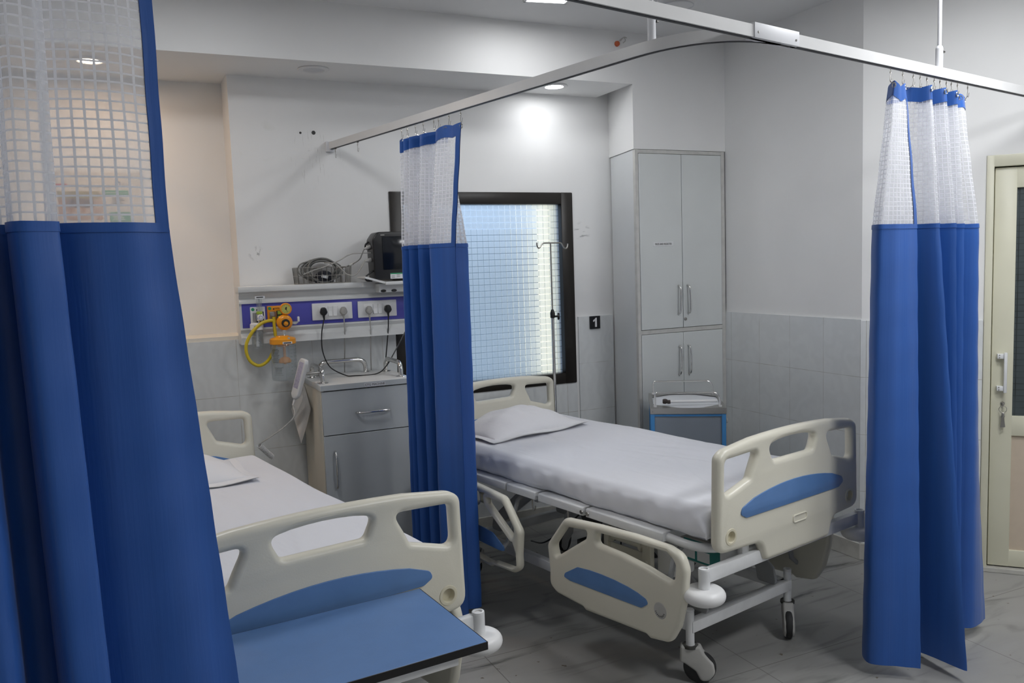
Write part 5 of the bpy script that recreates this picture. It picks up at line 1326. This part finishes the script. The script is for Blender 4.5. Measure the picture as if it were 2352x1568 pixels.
# ------------------------------------------------------------------ poster in the alcove
t = thing('wall_poster', 'colour poster behind clear acrylic in the alcove, seen through the curtain net', 'poster', (-.075, 4.87, 1.90))
pw = Matrix.Translation((.075, -4.87, -1.90))
FRp = lambda x, z, y: pw @ basis((x, y, z), (1, 0, 0), (0, 0, 1), (0, -1, 0))
m = MB(); m.box(-.30, .142, 4.866, 4.870, 1.905, 2.180); m.obj('poster_sheet', MAT['poster'], t, 0, pw)
m = MB(); m.box(-.262, -.06, 4.8650, 4.8662, 1.935, 2.075); ph_ = m.obj('photo_print', MAT['poster_c'], t, 0, pw)
m = MB(); m.box(-.262, -.07, 4.8642, 4.8651, 2.045, 2.083); m.obj('photo_wall', MAT['poster_a'], ph_, 0, pw)
m = MB(); m.box(-.225, -.10, 4.8640, 4.8651, 2.000, 2.046); m.obj('photo_figures', MAT['poster_b'], ph_, 0, pw)
m = MB(); m.box(-.058, .068, 4.8650, 4.8662, 2.065, 2.088); g1 = m.obj('green_banner', MAT['poster_g'], t, 0, pw)
mesh_obj('banner_text', text_mesh('Respectful Maternity Care', .0125, sx=.82), MAT['poster_w'], g1, FRp(.005, 2.0765, 4.8646), 0)
m = MB(); m.box(-.028, .070, 4.8650, 4.8662, 1.925, 1.975); g2 = m.obj('green_box', MAT['poster_g'], t, 0, pw)
m = MB()
for k in range(4): m.box(-.015 + .004 * (k % 2), .045 - .006 * (k % 3), 4.8643, 4.8651, 1.934 + .0095 * k, 1.938 + .0095 * k)
m.obj('white_print', MAT['poster_w'], g2, 0, pw)
m = MB()
for k in range(6): m.box(-.012, .048 - .007 * (k % 3), 4.8652, 4.8662, 2.012 + .0075 * k, 2.0145 + .0075 * k)
m.obj('body_print', MAT['ink'], t, 0, pw)
mesh_obj('title_text', text_mesh('PRAKASH HOSPITAL Pvt. Ltd.', .0165, sx=.80), MAT['ink'], t, FRp(-.065, 2.107, 4.8652), 0)
m = MB(); m.torus(.012, .002, FRp(.020, 2.122, 4.8655), 20, 6); m.obj('ring_logo', MAT['blue_in'], t)
m = MB(); m.torus(.010, .0016, FRp(.055, 2.118, 4.8655) @ Matrix.Diagonal((1.2, .7, 1, 1)), 20, 6); m.sphere(pw @ V((.055, 4.8650, 2.118)), .003, 1, .3, 1, 10); m.obj('eye_logo', MAT['grey_plastic'], t)
m = MB(); m.box(-.265, -.215, 4.8650, 4.8662, 2.112, 2.120); m.obj('header_mark', MAT['red'], t, 0, pw)
m = MB(); m.box(-.305, .150, 4.858, 4.861, 1.895, 2.190); ac = m.obj('acrylic_cover', MAT['clear2'], t, 0, pw)
m = MB()
for x, z in ((.135, 2.178), (-.29, 2.178), (.135, 1.907), (-.29, 1.907)): m.lathe([(0, .012), (.005, .012), (.006, 0)], 12, FRp(x, z, 4.866))
m.obj('standoff', MAT['chrome'], t)

# ------------------------------------------------------------------ floor anchors between the beds
def fl(x, y): return (x, y, 0)
ANC = [(1.255, 2.335, 'dark'), (1.280, 2.305, 'dark'), (1.318, 2.270, 'shiny'), (1.335, 2.250, 'dark')]
for x, y, k in ANC:
    m = MB(); r = .011 if k == 'shiny' else .0075
    m.lathe([(0, .0015 if k == 'shiny' else .0006), (r * .6, .0015 if k == 'shiny' else .0006), (r, .0008), (r * 1.2, 0)], 16, Matrix.Translation((x, y, .0002)))
    o = m.obj('floor_anchor', MAT['chrome' if k == 'shiny' else 'rust'])
    tag(o, 'shiny screw head set in the floor between the beds' if k == 'shiny' else 'small dark anchor spot in the floor beside the shiny screw head', 'floor anchor', 'floor anchors')

# ------------------------------------------------------------------ light
def area(name, loc, size, power, col=(1, 1, 1), rot=(0, 0, 0), shape='SQUARE', sy=None, spread=180):
    l = bpy.data.lights.new(name, 'AREA'); l.energy = power; l.color = col; l.shape = shape; l.size = size; l.spread = R(spread)
    if sy: l.size_y = sy
    o = bpy.data.objects.new(name, l); COL.objects.link(o); o.location = loc; o.rotation_euler = rot
    return o
COOL = (.965, .98, 1.0)
area('panel_and_fill_lamp', (2.02, 3.725, ZC - .016), .19, 1.6, COOL)
area('panel_and_fill_lamp', (.30, 3.15, ZC - .016), .40, 7.2, COOL)
area('panel_and_fill_lamp', (2.55, .35, ZC - .016), .60, 23, COOL)
area('panel_and_fill_lamp', (3.05, 1.75, ZC - .016), .60, 17, COOL)  # added fill with no fixture, lifts the right wall and cupboard
area('panel_and_fill_lamp', (.75, -.4, ZC - .016), .60, 2.0, COOL)  # added weak fill behind the camera for curtain and footboard fronts, no fixture
area('panel_and_fill_lamp', (-1.1, .6, ZC - .016), .60, 1.5, COOL)  # added weak fill on the large curtain's net, no panel hangs here
area('downlight_lamp', (2.374, 4.377, 2.652), .09, .85, (.96, .98, 1.0), shape='DISK')
l = bpy.data.lights.new('warm_downlight', 'SPOT'); l.energy = 5; l.color = (1.0, .68, .43); l.spot_size = R(86); l.spot_blend = .25; l.shadow_soft_size = .03
o = bpy.data.objects.new('warm_downlight', l); COL.objects.link(o); o.location = (-.061, 4.482, 2.650)
area('warm_downlight_glow', (-.061, 4.482, 2.652), .09, 1.6, (1.0, .66, .40), shape='DISK')
# daylight for the shaft outside the window
sun = bpy.data.lights.new('sun', 'SUN'); sun.energy = 9; sun.angle = R(2); sun.color = (1, .94, .82)
o = bpy.data.objects.new('sun', sun); COL.objects.link(o); o.rotation_euler = V((1.0, .02, -.9)).to_track_quat('-Z', 'Y').to_euler()
wd = bpy.data.worlds.new('world'); sc.world = wd; wd.use_nodes = True
bg = wd.node_tree.nodes['Background']
bg.inputs[0].default_value = (.56, .73, 1.0, 1); bg.inputs[1].default_value = 1.15

# ------------------------------------------------------------------ camera
F, yaw, pitch, roll = 1903.36, -.43723, .0945236, -.0337995
def rotm(a, ax): return Matrix.Rotation(a, 3, ax)
R0 = Matrix(((1, 0, 0), (0, 0, -1), (0, 1, 0)))
cy, sy_ = math.cos(yaw), math.sin(yaw); Ry = Matrix(((cy, sy_, 0), (-sy_, cy, 0), (0, 0, 1)))
cp, sp_ = math.cos(pitch), math.sin(pitch); Rp = Matrix(((1, 0, 0), (0, cp, -sp_), (0, sp_, cp)))
c_, s2 = math.cos(roll), math.sin(roll); Rr = Matrix(((c_, -s2, 0), (s2, c_, 0), (0, 0, 1)))
W2C = Rr @ Rp @ R0 @ Ry            # world -> camera axes (x right, y down, z forward)
C2W = W2C.transposed() @ Matrix(((1, 0, 0), (0, -1, 0), (0, 0, -1)))
cam = bpy.data.cameras.new('camera'); co_ = bpy.data.objects.new('camera', cam); COL.objects.link(co_)
cam.sensor_width = 36; cam.lens = F * 36 / 2352; cam.clip_start = .02
co_.matrix_world = Matrix.Translation((0, 0, 1.64)) @ C2W.to_4x4()
sc.camera = co_

sc.view_settings.view_transform = 'Standard'; sc.view_settings.look = 'None'; sc.view_settings.exposure = 0.68; sc.view_settings.gamma = 1.0
sc.view_settings.use_curve_mapping = False
sc.cycles.use_denoising = True
sc.cycles.max_bounces = 8; sc.cycles.diffuse_bounces = 5; sc.cycles.transparent_max_bounces = 24; sc.cycles.transmission_bounces = 6
sc.cycles.sample_clamp_indirect = 6; sc.cycles.caustics_reflective = False; sc.cycles.caustics_refractive = False
